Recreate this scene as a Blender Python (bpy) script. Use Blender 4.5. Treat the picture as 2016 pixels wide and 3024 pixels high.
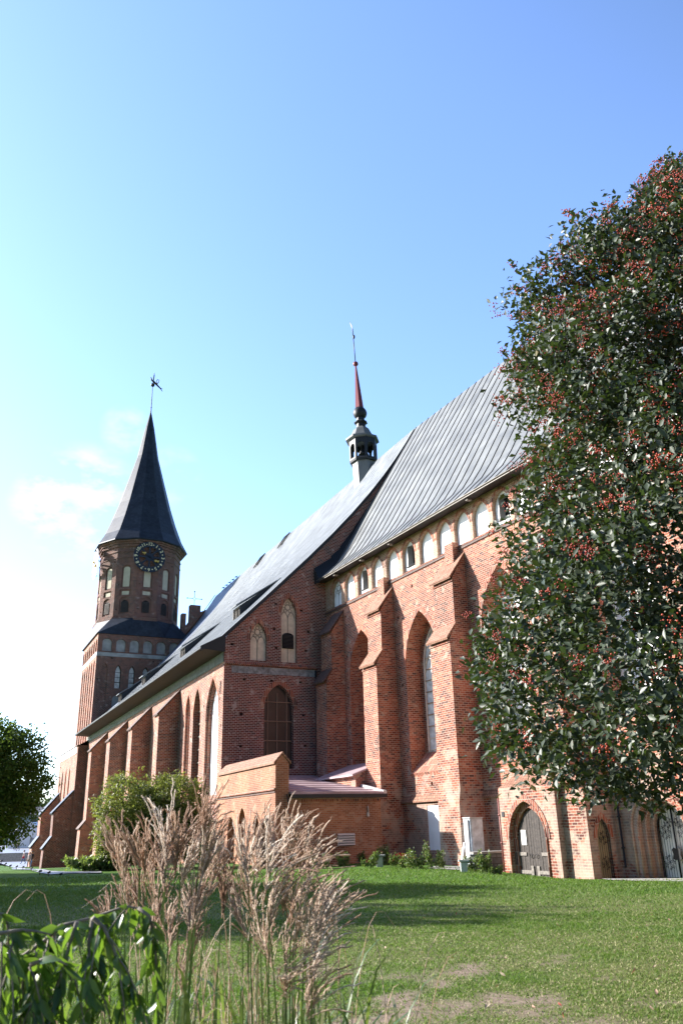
import bpy, math, random
import numpy as np
from mathutils import Vector, Matrix
from mathutils.geometry import tessellate_polygon
for o in list(bpy.data.objects): bpy.data.objects.remove(o)
SC = bpy.context.scene
COL = SC.collection
rad = math.radians
# ------------------------------------------------------------------ camera
PITCH, ROLL, FPX, EYE = 0.3716, -0.0264, 2390.0, 1.6
cp, sp_, cr, sr = math.cos(PITCH), math.sin(PITCH), math.cos(ROLL), math.sin(ROLL)
cF = Vector((0, cp, sp_)); _up = Vector((0, -sp_, cp)); _rt = Vector((1, 0, 0))
cR = _rt*cr + _up*sr; cU = -_rt*sr + _up*cr
cam = bpy.data.cameras.new('camera'); camo = bpy.data.objects.new('camera', cam); COL.objects.link(camo)
cam.sensor_fit = 'VERTICAL'; cam.sensor_height = 36.0; cam.lens = 36.0*FPX/3024
cam.clip_start = 0.05; cam.clip_end = 8000
cam.dof.use_dof = True; cam.dof.focus_distance = 42; cam.dof.aperture_fstop = 6.3
camo.matrix_world = Matrix(((cR.x, cU.x, -cF.x, 0), (cR.y, cU.y, -cF.y, 0), (cR.z, cU.z, -cF.z, EYE), (0, 0, 0, 1)))
SC.camera = camo
SC.render.resolution_x, SC.render.resolution_y = 682, 1024
# ------------------------------------------------------------------ light
SUN_AZ, SUN_EL = 74.0, 25.5          # degrees left of the view axis, degrees up
SC.view_settings.view_transform = 'Standard'; SC.view_settings.look = 'None'
SC.view_settings.exposure = 1.45; SC.view_settings.gamma = 1
W = bpy.data.worlds.new('World'); SC.world = W; W.use_nodes = True
wn = W.node_tree; wn.nodes.clear()
sky = wn.nodes.new('ShaderNodeTexSky'); sky.sky_type = 'NISHITA'; sky.sun_disc = False
sky.sun_elevation = rad(SUN_EL); sky.sun_rotation = rad(-SUN_AZ)
sky.air_density = 1.0; sky.dust_density = 0.6; sky.ozone_density = 1.4
bg = wn.nodes.new('ShaderNodeBackground'); bg.inputs['Strength'].default_value = 0.105
wo = wn.nodes.new('ShaderNodeOutputWorld')
wn.links.new(bg.outputs[0], wo.inputs[0])
def world_clouds():
    tc = wn.nodes.new('ShaderNodeTexCoord')
    def gauss(d, lo, hi):
        dp = wn.nodes.new('ShaderNodeVectorMath'); dp.operation = 'DOT_PRODUCT'
        dp.inputs[1].default_value = d; wn.links.new(tc.outputs['Generated'], dp.inputs[0])
        mr = wn.nodes.new('ShaderNodeMapRange'); mr.interpolation_type = 'SMOOTHSTEP'
        mr.inputs[1].default_value = lo; mr.inputs[2].default_value = hi
        wn.links.new(dp.outputs['Value'], mr.inputs[0]); return mr.outputs[0]
    mp = wn.nodes.new('ShaderNodeMapping'); mp.inputs['Scale'].default_value = (1, 1, 1.9)
    wn.links.new(tc.outputs['Generated'], mp.inputs[0])
    ns = wn.nodes.new('ShaderNodeTexNoise'); ns.inputs['Scale'].default_value = 13; ns.inputs['Detail'].default_value = 6
    ns.inputs['Roughness'].default_value = 0.55; wn.links.new(mp.outputs[0], ns.inputs['Vector'])
    tot = None
    for px, py, lo, hi, amp in ((235, 1490, .9968, .9996, 1.15), (375, 1270, .9994, .99988, .5), (110, 1480, .9993, .9999, .6), (500, 1410, .9990, .9998, .35)):
        d = (cF + cR*((px-1008)/FPX) - cU*((py-1512)/FPX)).normalized()
        g = gauss(d, lo, hi)
        m = wn.nodes.new('ShaderNodeMath'); m.operation = 'MULTIPLY_ADD'; m.inputs[1].default_value = amp
        wn.links.new(g, m.inputs[0])
        if tot is None: m.inputs[2].default_value = 0
        else: wn.links.new(tot, m.inputs[2])
        tot = m.outputs[0]
    rmp = wn.nodes.new('ShaderNodeMapRange'); rmp.inputs[1].default_value = .42; rmp.inputs[2].default_value = .66
    wn.links.new(ns.outputs[0], rmp.inputs[0])
    mu = wn.nodes.new('ShaderNodeMath'); mu.operation = 'MULTIPLY'; mu.use_clamp = True
    wn.links.new(tot, mu.inputs[0]); wn.links.new(rmp.outputs[0], mu.inputs[1])
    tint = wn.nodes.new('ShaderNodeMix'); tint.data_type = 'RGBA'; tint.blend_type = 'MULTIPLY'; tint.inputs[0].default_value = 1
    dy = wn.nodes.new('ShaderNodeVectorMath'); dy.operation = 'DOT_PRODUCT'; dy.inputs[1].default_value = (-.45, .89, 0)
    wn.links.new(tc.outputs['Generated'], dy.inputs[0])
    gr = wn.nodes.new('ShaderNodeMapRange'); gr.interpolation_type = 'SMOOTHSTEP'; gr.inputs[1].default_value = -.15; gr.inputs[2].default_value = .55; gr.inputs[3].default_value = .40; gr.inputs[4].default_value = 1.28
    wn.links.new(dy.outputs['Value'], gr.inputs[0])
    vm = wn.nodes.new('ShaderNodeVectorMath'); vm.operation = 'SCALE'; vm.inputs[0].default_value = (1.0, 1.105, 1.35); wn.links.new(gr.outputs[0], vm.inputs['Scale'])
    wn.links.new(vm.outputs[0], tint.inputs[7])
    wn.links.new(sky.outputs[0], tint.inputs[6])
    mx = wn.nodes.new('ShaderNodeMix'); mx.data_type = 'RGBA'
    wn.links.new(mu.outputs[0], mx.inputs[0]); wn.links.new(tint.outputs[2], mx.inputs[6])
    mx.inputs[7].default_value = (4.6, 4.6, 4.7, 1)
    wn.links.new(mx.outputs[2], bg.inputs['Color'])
world_clouds()
sl = bpy.data.lights.new('sun', 'SUN'); sl.energy = 5.0; sl.angle = rad(0.55); sl.color = (1, .93, .84)
slo = bpy.data.objects.new('sun', sl); COL.objects.link(slo)
SUN = Vector((-math.sin(rad(SUN_AZ))*math.cos(rad(SUN_EL)), math.cos(rad(SUN_AZ))*math.cos(rad(SUN_EL)), math.sin(rad(SUN_EL))))
slo.rotation_euler = SUN.to_track_quat('Z', 'Y').to_euler(); slo.location = (-40, 20, 40)
# ------------------------------------------------------------------ frames (metres)
def hd(a): return Vector((-math.sin(rad(a)), math.cos(rad(a)), 0))
Z = Vector((0, 0, 1))
N0 = Vector((-7.64, 50.98, 0)); dn = hd(25.9); on = Vector((-dn.y, dn.x, 0)); en = -on
X0 = Vector((-1.229, 54.093, 0)); dc = hd(29.0); oc = Vector((-dc.y, dc.x, 0)); ec = -oc
def NV(s, o, z): return N0 + dn*s + on*o + Z*z
def CH(s, o, z): return X0 + dc*s + oc*o + Z*z
def sstep(a, b, x): t = np.clip((x-a)/(b-a), 0, 1); return t*t*(3-2*t)
def g(x, y):
    s = (x-N0.x)*dn.x + (y-N0.y)*dn.y
    return (-0.1*sstep(12, 40, y) - 1.65*np.clip(s/52, 0, 1.1)
            - 0.33*sstep(3.5, 8.5, x)*sstep(22, 34, y)*(1-sstep(60, 90, y)))
def gz(x, y): return float(g(np.float64(x), np.float64(y)))
def ray(px, py): return cF + cR*((px-1008)/FPX) - cU*((py-1512)/FPX)
def gp(px, py, dz=0):
    d = ray(px, py); z = 0
    for _ in range(30):
        t = (z-EYE)/d.z; P = Vector((0, 0, EYE)) + d*t; z = gz(P.x, P.y)
    return Vector((P.x, P.y, z+dz))
def at(px, py, dist):                     # point on a viewing ray at a horizontal distance
    d = ray(px, py); return Vector((0, 0, EYE)) + d*(dist/math.hypot(d.x, d.y))
# ------------------------------------------------------------------ materials
MATS = {}
def newmat(name):
    m = bpy.data.materials.new(name); m.use_nodes = True; nt = m.node_tree
    b = nt.nodes['Principled BSDF']; MATS[name] = m; return m, nt, b
def N(nt, typ, **kw):
    n = nt.nodes.new(typ)
    for k, v in kw.items():
        if k in n.inputs: n.inputs[k].default_value = v
        else: setattr(n, k, v)
    return n
def ramp(nt, stops, interp='LINEAR'):
    r = nt.nodes.new('ShaderNodeValToRGB'); r.color_ramp.interpolation = interp
    e = r.color_ramp.elements
    while len(e) < len(stops): e.new(0.5)
    for i, (p, c) in enumerate(stops): e[i].position = p; e[i].color = (*c, 1)
    return r
def mixrgb(nt, fac, a, b, blend='MIX'):
    m = nt.nodes.new('ShaderNodeMix'); m.data_type = 'RGBA'; m.blend_type = blend
    for s, v in ((0, fac), (6, a), (7, b)):
        if hasattr(v, 'default_value'): nt.links.new(v, m.inputs[s])
        else: m.inputs[s].default_value = v if s == 0 else (*v, 1)
    return m.outputs[2]
def noise(nt, vec, scale, detail=4, rough=.55):
    n = N(nt, 'ShaderNodeTexNoise', Scale=scale, Detail=detail, Roughness=rough)
    nt.links.new(vec, n.inputs['Vector']); return n.outputs[0]
def bump(nt, b, h, strength, dist):
    n = N(nt, 'ShaderNodeBump', Strength=strength, Distance=dist); nt.links.new(h, n.inputs['Height']); nt.links.new(n.outputs[0], b.inputs['Normal'])
def brick(name, pal, mortar, bw=.29, rh=.105, ms=.012, stain=(.05, .035, .03), samt=.55, patch=None, bmp=.5, worn=False):
    m, nt, b = newmat(name)
    uv = N(nt, 'ShaderNodeUVMap'); geo = N(nt, 'ShaderNodeNewGeometry')
    wob = N(nt, 'ShaderNodeTexNoise', Scale=3.0, Detail=2); nt.links.new(uv.outputs[0], wob.inputs['Vector'])
    va = N(nt, 'ShaderNodeVectorMath', operation='MULTIPLY_ADD'); va.inputs[1].default_value = (.02, .02, 0)
    nt.links.new(wob.outputs['Color'], va.inputs[0]); nt.links.new(uv.outputs[0], va.inputs[2])
    bt = N(nt, 'ShaderNodeTexBrick', Scale=1.0, **{'Mortar Size': ms, 'Mortar Smooth': .3, 'Bias': 0.0, 'Brick Width': bw, 'Row Height': rh})
    bt.inputs['Color1'].default_value = (0, 0, 0, 1); bt.inputs['Color2'].default_value = (1, 1, 1, 1); bt.inputs['Mortar'].default_value = (.5, .5, .5, 1)
    nt.links.new(va.outputs[0], bt.inputs['Vector'])
    rp = ramp(nt, [(i/(len(pal)-1), c) for i, c in enumerate(pal)]); nt.links.new(bt.outputs['Color'], rp.inputs[0])
    # broad patches where the brick was re-laid or weathered
    n1 = noise(nt, geo.outputs['Position'], .45, 5, .6)
    r1 = ramp(nt, [(.36, (0, 0, 0)), (.56, (1, 1, 1))]); nt.links.new(n1, r1.inputs[0])
    pc = patch or (1.22, 1.19, 1.20)
    col = mixrgb(nt, .8, rp.outputs[0], mixrgb(nt, r1.outputs[0], (.46, .41, .43), pc), 'MULTIPLY')
    n2 = noise(nt, geo.outputs['Position'], 1.3, 6, .65)
    r2 = ramp(nt, [(.52, (0, 0, 0)), (.72, (samt, samt, samt))]); nt.links.new(n2, r2.inputs[0])
    col = mixrgb(nt, r2.outputs[0], col, stain)
    n3 = noise(nt, geo.outputs['Position'], 2.1, 5, .6)
    r3 = ramp(nt, [(.60, (0, 0, 0)), (.66, (.6, .6, .6))]); nt.links.new(n3, r3.inputs[0])
    col = mixrgb(nt, r3.outputs[0], col, mortar)
    if worn:                                                       # old plaster and pale repairs on the lower wall
        sx = N(nt, 'ShaderNodeSeparateXYZ'); nt.links.new(geo.outputs['Position'], sx.inputs[0])
        hz = N(nt, 'ShaderNodeMapRange'); hz.inputs[1].default_value = 2.0; hz.inputs[2].default_value = 7.0; hz.inputs[3].default_value = .13; hz.inputs[4].default_value = -.08; nt.links.new(sx.outputs[2], hz.inputs[0])
        n4 = noise(nt, geo.outputs['Position'], .9, 7, .68); ad = N(nt, 'ShaderNodeMath', operation='ADD'); nt.links.new(n4, ad.inputs[0]); nt.links.new(hz.outputs[0], ad.inputs[1])
        r4 = ramp(nt, [(.585, (0, 0, 0)), (.63, (.75, .75, .75))]); nt.links.new(ad.outputs[0], r4.inputs[0])
        n5 = noise(nt, geo.outputs['Position'], 2.2, 5, .6); r5 = ramp(nt, [(.35, (.22, .18, .16)), (.6, (.46, .33, .26))]); nt.links.new(n5, r5.inputs[0])
        col = mixrgb(nt, r4.outputs[0], col, r5.outputs[0])
    fin = mixrgb(nt, bt.outputs['Fac'], col, mortar)
    nt.links.new(fin, b.inputs['Base Color']); b.inputs['Roughness'].default_value = .88
    inv = N(nt, 'ShaderNodeMath', operation='SUBTRACT'); inv.inputs[0].default_value = 1; nt.links.new(bt.outputs['Fac'], inv.inputs[1])
    bump(nt, b, inv.outputs[0], bmp, .015)
    return m
P_RED = [(.085, .030, .022), (.22, .062, .034), (.30, .085, .040), (.33, .110, .050), (.24, .060, .036), (.36, .16, .085), (.12, .045, .035)]
P_ORG = [(.085, .032, .028), (.29, .074, .038), (.35, .104, .053), (.32, .083, .042), (.44, .195, .118), (.25, .060, .034), (.10, .042, .036)]
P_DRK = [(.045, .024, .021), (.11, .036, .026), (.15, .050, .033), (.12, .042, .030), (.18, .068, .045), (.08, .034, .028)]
P_TAN = [(.34, .20, .13), (.42, .27, .18), (.38, .23, .15), (.46, .32, .23), (.33, .17, .10)]
MORT = (.40, .34, .29)
brick('brick_choir', P_ORG, (.44, .35, .275), samt=.6, worn=True)
brick('brick_nave', P_RED, (.48, .40, .35), samt=.6)
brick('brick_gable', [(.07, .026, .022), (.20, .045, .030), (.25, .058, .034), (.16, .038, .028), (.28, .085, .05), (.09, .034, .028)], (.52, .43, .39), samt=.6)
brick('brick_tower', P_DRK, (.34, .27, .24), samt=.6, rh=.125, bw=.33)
brick('brick_annex', [(.27, .095, .048), (.35, .135, .066), (.39, .16, .082), (.32, .115, .056), (.44, .22, .13)], (.42, .29, .21), bw=.28, rh=.09, ms=.010, samt=.35)
brick('brick_tan', P_TAN, (.50, .42, .35), samt=.25)
brick('brick_header', P_ORG, (.45, .37, .30), bw=.13, rh=.5, samt=.3)
brick('stone_block', [(.085, .10, .11), (.12, .14, .155), (.17, .19, .20), (.10, .115, .13)], (.06, .06, .06), bw=.42, rh=.24, ms=.02, samt=.5, stain=(.07, .07, .06))
def simple(name, col, rough=.6, metal=0, ns=0, amt=.3, spec=None, bmp=0, tint=None):
    m, nt, b = newmat(name); b.inputs['Roughness'].default_value = rough; b.inputs['Metallic'].default_value = metal
    if spec is not None: b.inputs['Specular IOR Level'].default_value = spec
    if ns:
        geo = N(nt, 'ShaderNodeNewGeometry'); n = noise(nt, geo.outputs['Position'], ns, 6, .6)
        r = ramp(nt, [(.32, tuple(c*(1-amt) for c in col)), (.68, tint or tuple(min(1, c*(1+amt)) for c in col))]); nt.links.new(n, r.inputs[0])
        nt.links.new(r.outputs[0], b.inputs['Base Color'])
        if bmp: bump(nt, b, n, bmp, .02)
    else: b.inputs['Base Color'].default_value = (*col, 1)
    return m
def metal_roof(name, col, rough, metal, su, sv, lines=.25, rnd=.25):
    m, nt, b = newmat(name)
    uv = N(nt, 'ShaderNodeUVMap')
    bt = N(nt, 'ShaderNodeTexBrick', Scale=1.0, **{'Mortar Size': .012, 'Mortar Smooth': .2, 'Brick Width': su, 'Row Height': sv})
    bt.offset = .5
    bt.inputs['Color1'].default_value = (1-rnd, 1-rnd, 1-rnd, 1); bt.inputs['Color2'].default_value = (1+rnd*.3,)*3+(1,); bt.inputs['Mortar'].default_value = (1-lines,)*3+(1,)
    nt.links.new(uv.outputs[0], bt.inputs['Vector'])
    geo = N(nt, 'ShaderNodeNewGeometry'); n = noise(nt, geo.outputs['Position'], .7, 6, .65)
    r = ramp(nt, [(.3, tuple(c*.72 for c in col)), (.7, tuple(min(1, c*1.25) for c in col))]); nt.links.new(n, r.inputs[0])
    nt.links.new(mixrgb(nt, 1, r.outputs[0], bt.outputs['Color'], 'MULTIPLY'), b.inputs['Base Color'])
    b.inputs['Roughness'].default_value = rough; b.inputs['Metallic'].default_value = metal
    b.inputs['Specular IOR Level'].default_value = .06 if name == 'zinc_roof' else .3
    r2 = ramp(nt, [(.3, (rough-.08,)*3), (.7, (rough+.1,)*3)]); nt.links.new(n, r2.inputs[0]); nt.links.new(r2.outputs[0], b.inputs['Roughness'])
    return m
metal_roof('lead_roof', (.17, .182, .186), .55, .05, .8, 2.2, .18, .12)
metal_roof('zinc_roof', (.23, .252, .272), .7, .0, .7, 1.6, .22, .12)
metal_roof('slate_roof', (.030, .040, .058), .5, .2, .38, .30, .3, .3)
metal_roof('blue_roof', (.13, .165, .235), .5, .1, .7, 1.6, .25, .2)
metal_roof('pink_roof', (.46, .36, .39), .4, .1, .75, 3.0, .3, .15)
simple('dark_metal', (.016, .020, .026), .55, .2)
simple('seam_metal', (.012, .014, .018), .7, .1)
simple('zinc_seam', (.16, .18, .21), .5, .1)
simple('flashing', (.55, .56, .58), .45, .4, 6, .2)
simple('iron', (.02, .02, .022), .5, .6)
simple('soffit_wood', (.022, .016, .013), .7, 0, 5, .3)
simple('gutter', (.12, .11, .095), .5, .2, 8, .25)
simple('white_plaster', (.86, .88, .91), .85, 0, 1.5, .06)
simple('cream_plaster', (.66, .57, .46), .85, 0, 2.5, .18)
simple('beige_plaster', (.50, .46, .36), .85, 0, 2.0, .12)
simple('grey_plaster', (.30, .31, .32), .9, 0, 1.2, .3)
simple('green_plaster', (.13, .15, .14), .9, 0, 2.5, .35)
simple('tracery_paint', (.22, .20, .17), .8)
simple('tracery_red', (.55, .35, .30), .8)
simple('tracery_yellow', (.75, .62, .38), .8)
simple('stone_frame', (.58, .54, .48), .8, 0, 4, .2)
simple('frieze', (.26, .27, .29), .9, 0, 3.5, .55)
m, nt, b = newmat('glass'); b.inputs['Base Color'].default_value = (.05, .06, .065, 1); b.inputs['Roughness'].default_value = .12; b.inputs['Specular IOR Level'].default_value = .7
_g = N(nt, 'ShaderNodeNewGeometry'); _n = noise(nt, _g.outputs['Position'], 2.5, 3); bump(nt, b, _n, .25, .05)
simple('dull_glass', (.020, .019, .019), .35, 0, 1.2, .4)
simple('pale_glass', (.55, .58, .58), .25, 0, 3, .3)
simple('bar_brown', (.28, .18, .13), .6)
simple('dark', (.008, .008, .009), .9)
simple('clock_blue', (.015, .024, .042), .5, .3)
simple('gold', (.62, .45, .16), .38, .7)
simple('numeral', (.85, .78, .50), .5)
simple('red_paint', (.20, .035, .045), .5, .1)
simple('louver', (.07, .06, .055), .7)
simple('louver_grey', (.55, .53, .52), .5)
simple('door_wood', (.045, .037, .033), .75, 0, 9, .5, bmp=.3)
simple('door_pale', (.80, .77, .70), .7, 0, 2, .08)
simple('door_tan', (.40, .31, .18), .7, 0, 2, .1)
simple('worn_wood', (.20, .18, .16), .75, 0, 10, .4)
simple('paper', (.82, .82, .80), .8)
simple('pipe_red', (.20, .06, .05), .5, .1)
simple('cabinet_grey', (.50, .57, .63), .5, .2, 3, .35)
simple('cabinet_white', (.50, .51, .52), .6)
simple('concrete', (.30, .30, .29), .85, 0, 5, .25)
simple('lamp_grey', (.44, .47, .47), .5, .1, 8, .1)
simple('bark', (.055, .045, .035), .9, 0, 12, .4, bmp=.5)
simple('twig', (.19, .16, .13), .75, 0, 30, .4)
simple('berry', (.34, .028, .014), .42, 0, 2.2, .35, tint=(.46, .060, .022))
simple('red_cover', (.42, .012, .018), .4)
simple('tent_white', (.72, .75, .80), .6)
simple('far_wall', (.30, .34, .38), .8, 0, .3, .2)
simple('far_roof', (.10, .10, .12), .7)
simple('skin', (.45, .27, .19), .6)
simple('hair', (.03, .022, .018), .6)
for nme, c in (('cloth_white', (.68, .66, .62)), ('cloth_dark', (.018, .018, .024)), ('cloth_blue', (.18, .28, .45)), ('cloth_jeans', (.05, .10, .22)),
               ('cloth_beige', (.26, .20, .14)), ('cloth_pattern', (.38, .33, .33)), ('cloth_red', (.45, .03, .04)), ('cloth_paleblue', (.40, .47, .60))): simple(nme, c, .85)
m, nt, b = newmat('tile')           # clay cap tiles in courses
uv = N(nt, 'ShaderNodeUVMap'); bt = N(nt, 'ShaderNodeTexBrick', Scale=1.0, **{'Mortar Size': .018, 'Brick Width': .17, 'Row Height': .16, 'Mortar Smooth': .6})
bt.inputs['Color1'].default_value = (.26, .12, .07, 1); bt.inputs['Color2'].default_value = (.38, .21, .14, 1); bt.inputs['Mortar'].default_value = (.09, .04, .03, 1)
nt.links.new(uv.outputs[0], bt.inputs['Vector']); nt.links.new(bt.outputs['Color'], b.inputs['Base Color']); b.inputs['Roughness'].default_value = .8
bump(nt, b, bt.outputs['Fac'], .6, -.03)
m, nt, b = newmat('dark_tile')
uv = N(nt, 'ShaderNodeUVMap'); bt = N(nt, 'ShaderNodeTexBrick', Scale=1.0, **{'Mortar Size': .018, 'Brick Width': .17, 'Row Height': .16})
bt.inputs['Color1'].default_value = (.10, .055, .045, 1); bt.inputs['Color2'].default_value = (.17, .10, .085, 1); bt.inputs['Mortar'].default_value = (.04, .03, .028, 1)
nt.links.new(uv.outputs[0], bt.inputs['Vector']); nt.links.new(bt.outputs['Color'], b.inputs['Base Color']); b.inputs['Roughness'].default_value = .75
def leafmat(name, stops, rough=.35, trans=.25, tcol=(.20, .32, .05), spec=.5, back=None):
    m, nt, b = newmat(name); out = nt.nodes['Material Output']
    at_ = N(nt, 'ShaderNodeAttribute', attribute_name='rnd')
    r = ramp(nt, stops); nt.links.new(at_.outputs['Fac'], r.inputs[0])
    colr = r.outputs[0]
    if back:
        geo = N(nt, 'ShaderNodeNewGeometry'); colr = mixrgb(nt, geo.outputs['Backfacing'], r.outputs[0], back)
    nt.links.new(colr, b.inputs['Base Color']); b.inputs['Roughness'].default_value = rough
    b.inputs['Specular IOR Level'].default_value = spec
    t = N(nt, 'ShaderNodeBsdfTranslucent'); t.inputs[0].default_value = (*tcol, 1)
    mx = N(nt, 'ShaderNodeMixShader'); mx.inputs[0].default_value = trans
    nt.links.new(b.outputs[0], mx.inputs[1]); nt.links.new(t.outputs[0], mx.inputs[2]); nt.links.new(mx.outputs[0], out.inputs[0])
leafmat('leaf_berry_tree', [(0, (.012, .020, .006)), (.5, (.026, .040, .010)), (.82, (.050, .062, .016)), (.95, (.11, .085, .02)), (1, (.17, .07, .02))], .45, .12, (.10, .17, .03), .38, back=(.045, .062, .038))
leafmat('leaf_maple', [(0, (.028, .060, .012)), (.6, (.065, .115, .022)), (1, (.09, .12, .025))], .75, .3, (.14, .22, .03), .2)
leafmat('leaf_willow', [(0, (.07, .10, .020)), (.6, (.13, .16, .030)), (1, (.22, .23, .055))], .5, .35, (.28, .34, .06))
leafmat('leaf_rose', [(0, (.05, .10, .03)), (.6, (.10, .16, .045)), (.9, (.18, .21, .07)), (1, (.32, .27, .10))], .4, .3, (.18, .28, .05))
leafmat('leaf_shrub', [(0, (.022, .055, .014)), (.5, (.045, .095, .020)), (.85, (.10, .16, .03)), (1, (.19, .24, .05))], .32, .28, (.24, .42, .035), .5)
leafmat('leaf_far', [(0, (.05, .075, .05)), (1, (.11, .14, .09))], .7, .1)
leafmat('grass_blade', [(0, (.040, .092, .014)), (.45, (.085, .147, .027)), (.8, (.17, .195, .06)), (1, (.42, .37, .21))], .6, .34, (.15, .28, .03), .3)
leafmat('reed_leaf', [(0, (.05, .10, .025)), (.6, (.10, .17, .05)), (1, (.26, .25, .12))], .4, .35, (.25, .35, .06))
leafmat('plume', [(0, (.18, .095, .058)), (.35, (.37, .235, .16)), (.7, (.58, .45, .345)), (1, (.80, .73, .63))], .7, .35, (.55, .38, .28))
leafmat('fallen_leaf', [(0, (.20, .12, .06)), (.5, (.42, .36, .26)), (1, (.30, .05, .03))], .6, .2, (.3, .2, .08))
# ------------------------------------------------------------------ mesh builder
class MB:
    def __init__(s): s.v = []; s.f = []; s.m = []; s.sm = []
    def face(s, pts, m, smooth=False):
        i = len(s.v); s.v.extend(Vector(p) for p in pts); s.f.append(tuple(range(i, i+len(pts)))); s.m.append(m); s.sm.append(smooth)
    def box(s, F, a0, a1, b0, b1, z0, z1, m):
        c = [F(a, b, z) for z in (z0, z1) for b in (b0, b1) for a in (a0, a1)]
        for q in ((0, 1, 3, 2), (4, 6, 7, 5), (0, 4, 5, 1), (2, 3, 7, 6), (0, 2, 6, 4), (1, 5, 7, 3)): s.face([c[i] for i in q], m)
    def prism(s, pts, d, m, mcap=None):               # polygon pts extruded by vector d
        d = Vector(d); q = [p+d for p in pts]
        s.face(pts, mcap or m); s.face(q[::-1], mcap or m)
        for i in range(len(pts)): j = (i+1) % len(pts); s.face([pts[i], q[i], q[j], pts[j]], m)
    def ring(s, c, prof, n, m, ph=0, cap=True, smooth=False, ax=None):
        U, V, A = ax or (Vector((1, 0, 0)), Vector((0, 1, 0)), Z)
        rows = [[c + A*z + (U*math.cos(2*math.pi*k/n+ph) + V*math.sin(2*math.pi*k/n+ph))*r for k in range(n)] for r, z in prof]
        for a, b in zip(rows, rows[1:]):
            for k in range(n): j = (k+1) % n; s.face([a[k], a[j], b[j], b[k]], m, smooth)
        if cap: s.face(rows[0][::-1], m); s.face(rows[-1], m)
    def tube(s, pts, rs, n, m, cap=True):
        pts = [Vector(p) for p in pts]
        if not isinstance(rs, (list, tuple)): rs = [rs]*len(pts)
        rows = []
        t0 = (pts[1]-pts[0]).normalized(); U = t0.orthogonal().normalized()
        for i, p in enumerate(pts):
            t = (pts[min(i+1, len(pts)-1)] - pts[max(i-1, 0)]).normalized()
            U = (U - t*U.dot(t)); U = U.normalized() if U.length > 1e-6 else t.orthogonal().normalized()
            V = t.cross(U)
            rows.append([p + (U*math.cos(2*math.pi*k/n) + V*math.sin(2*math.pi*k/n))*rs[i] for k in range(n)])
        for a, b in zip(rows, rows[1:]):
            for k in range(n): j = (k+1) % n; s.face([a[k], a[j], b[j], b[k]], m, True)
        if cap and n > 2: s.face(rows[0][::-1], m); s.face(rows[-1], m)
    def wall(s, O, U, Nn, outer, holes, m, mr=None):
        P = lambda p, d=0: O + U*p[0] + Z*p[1] - Nn*d
        polys = [outer] + [h[0] for h in holes]; flat = [p for q in polys for p in q]
        for t in tessellate_polygon([[Vector((p[0], p[1], 0)) for p in q] for q in polys]): s.face([P(flat[i]) for i in t], m)
        for q, d in holes:
            for i in range(len(q)):
                a, b_ = q[i], q[(i+1) % len(q)]; s.face([P(a), P(b_), P(b_, d), P(a, d)], mr or m)
            if len(q) == 4 and abs(q[1][0]-q[0][0]) < .3: s.face([P(p, d) for p in q], 'dark')
    def sphere(s, c, r, m, n=10, k=6, sc=(1, 1, 1)):
        prof = [(math.sin(math.pi*i/k)*r+1e-4, -math.cos(math.pi*i/k)*r) for i in range(k+1)]
        rows = [[Vector(c) + Vector((math.cos(2*math.pi*j/n)*a*sc[0], math.sin(2*math.pi*j/n)*a*sc[1], z*sc[2])) for j in range(n)] for a, z in prof]
        for a, b in zip(rows, rows[1:]):
            for j in range(n): l = (j+1) % n; s.face([a[j], a[l], b[l], b[j]], m, True)
    def build(s, name, parent=None, weld=True):
        base = root_loc(parent)
        names = []
        for x in s.m:
            if x not in names: names.append(x)
        me = bpy.data.meshes.new(name)
        me.from_pydata([p-base for p in s.v], [], s.f)
        for x in names: me.materials.append(MATS[x])
        me.polygons.foreach_set('material_index', [names.index(x) for x in s.m])
        me.polygons.foreach_set('use_smooth', s.sm)
        uvl = me.uv_layers.new(name='UVMap'); uvs = np.empty((len(me.loops), 2), np.float32); k = 0
        for f in s.f:
            p = [s.v[i] for i in f]; n = Vector((0, 0, 0))
            for i in range(1, len(p)-1): n += (p[i]-p[0]).cross(p[i+1]-p[0])
            n = n.normalized() if n.length > 1e-12 else Z
            if abs(n.z) > .985: T = dn; B = on
            else: T = Z.cross(n).normalized(); B = n.cross(T)
            for q in p: uvs[k] = (q.dot(T), q.dot(B)); k += 1
        uvl.data.foreach_set('uv', uvs.ravel())
        o = bpy.data.objects.new(name, me); COL.objects.link(o)
        if parent: o.parent = parent
        if any(s.sm):
            import bmesh
            bm = bmesh.new(); bm.from_mesh(me); bmesh.ops.remove_doubles(bm, verts=bm.verts, dist=1e-5); bm.to_mesh(me); bm.free()
        return o
ROOTS = {}
def root_loc(o):
    while o is not None and o.parent is not None: o = o.parent
    return ROOTS.get(o.name, Vector((0, 0, 0))) if o is not None else Vector((0, 0, 0))
def thing(name, label, cat, loc=(0, 0, 0), group=None):
    o = bpy.data.objects.new(name, None); COL.objects.link(o); o.location = loc; o.empty_display_size = .5
    ROOTS[o.name] = Vector(loc); tag(o, label, cat, group); return o
def tag(o, label=None, cat=None, group=None, kind=None):
    if label: o['label'] = label
    if cat: o['category'] = cat
    if group: o['group'] = group
    if kind: o['kind'] = kind
    return o
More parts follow.
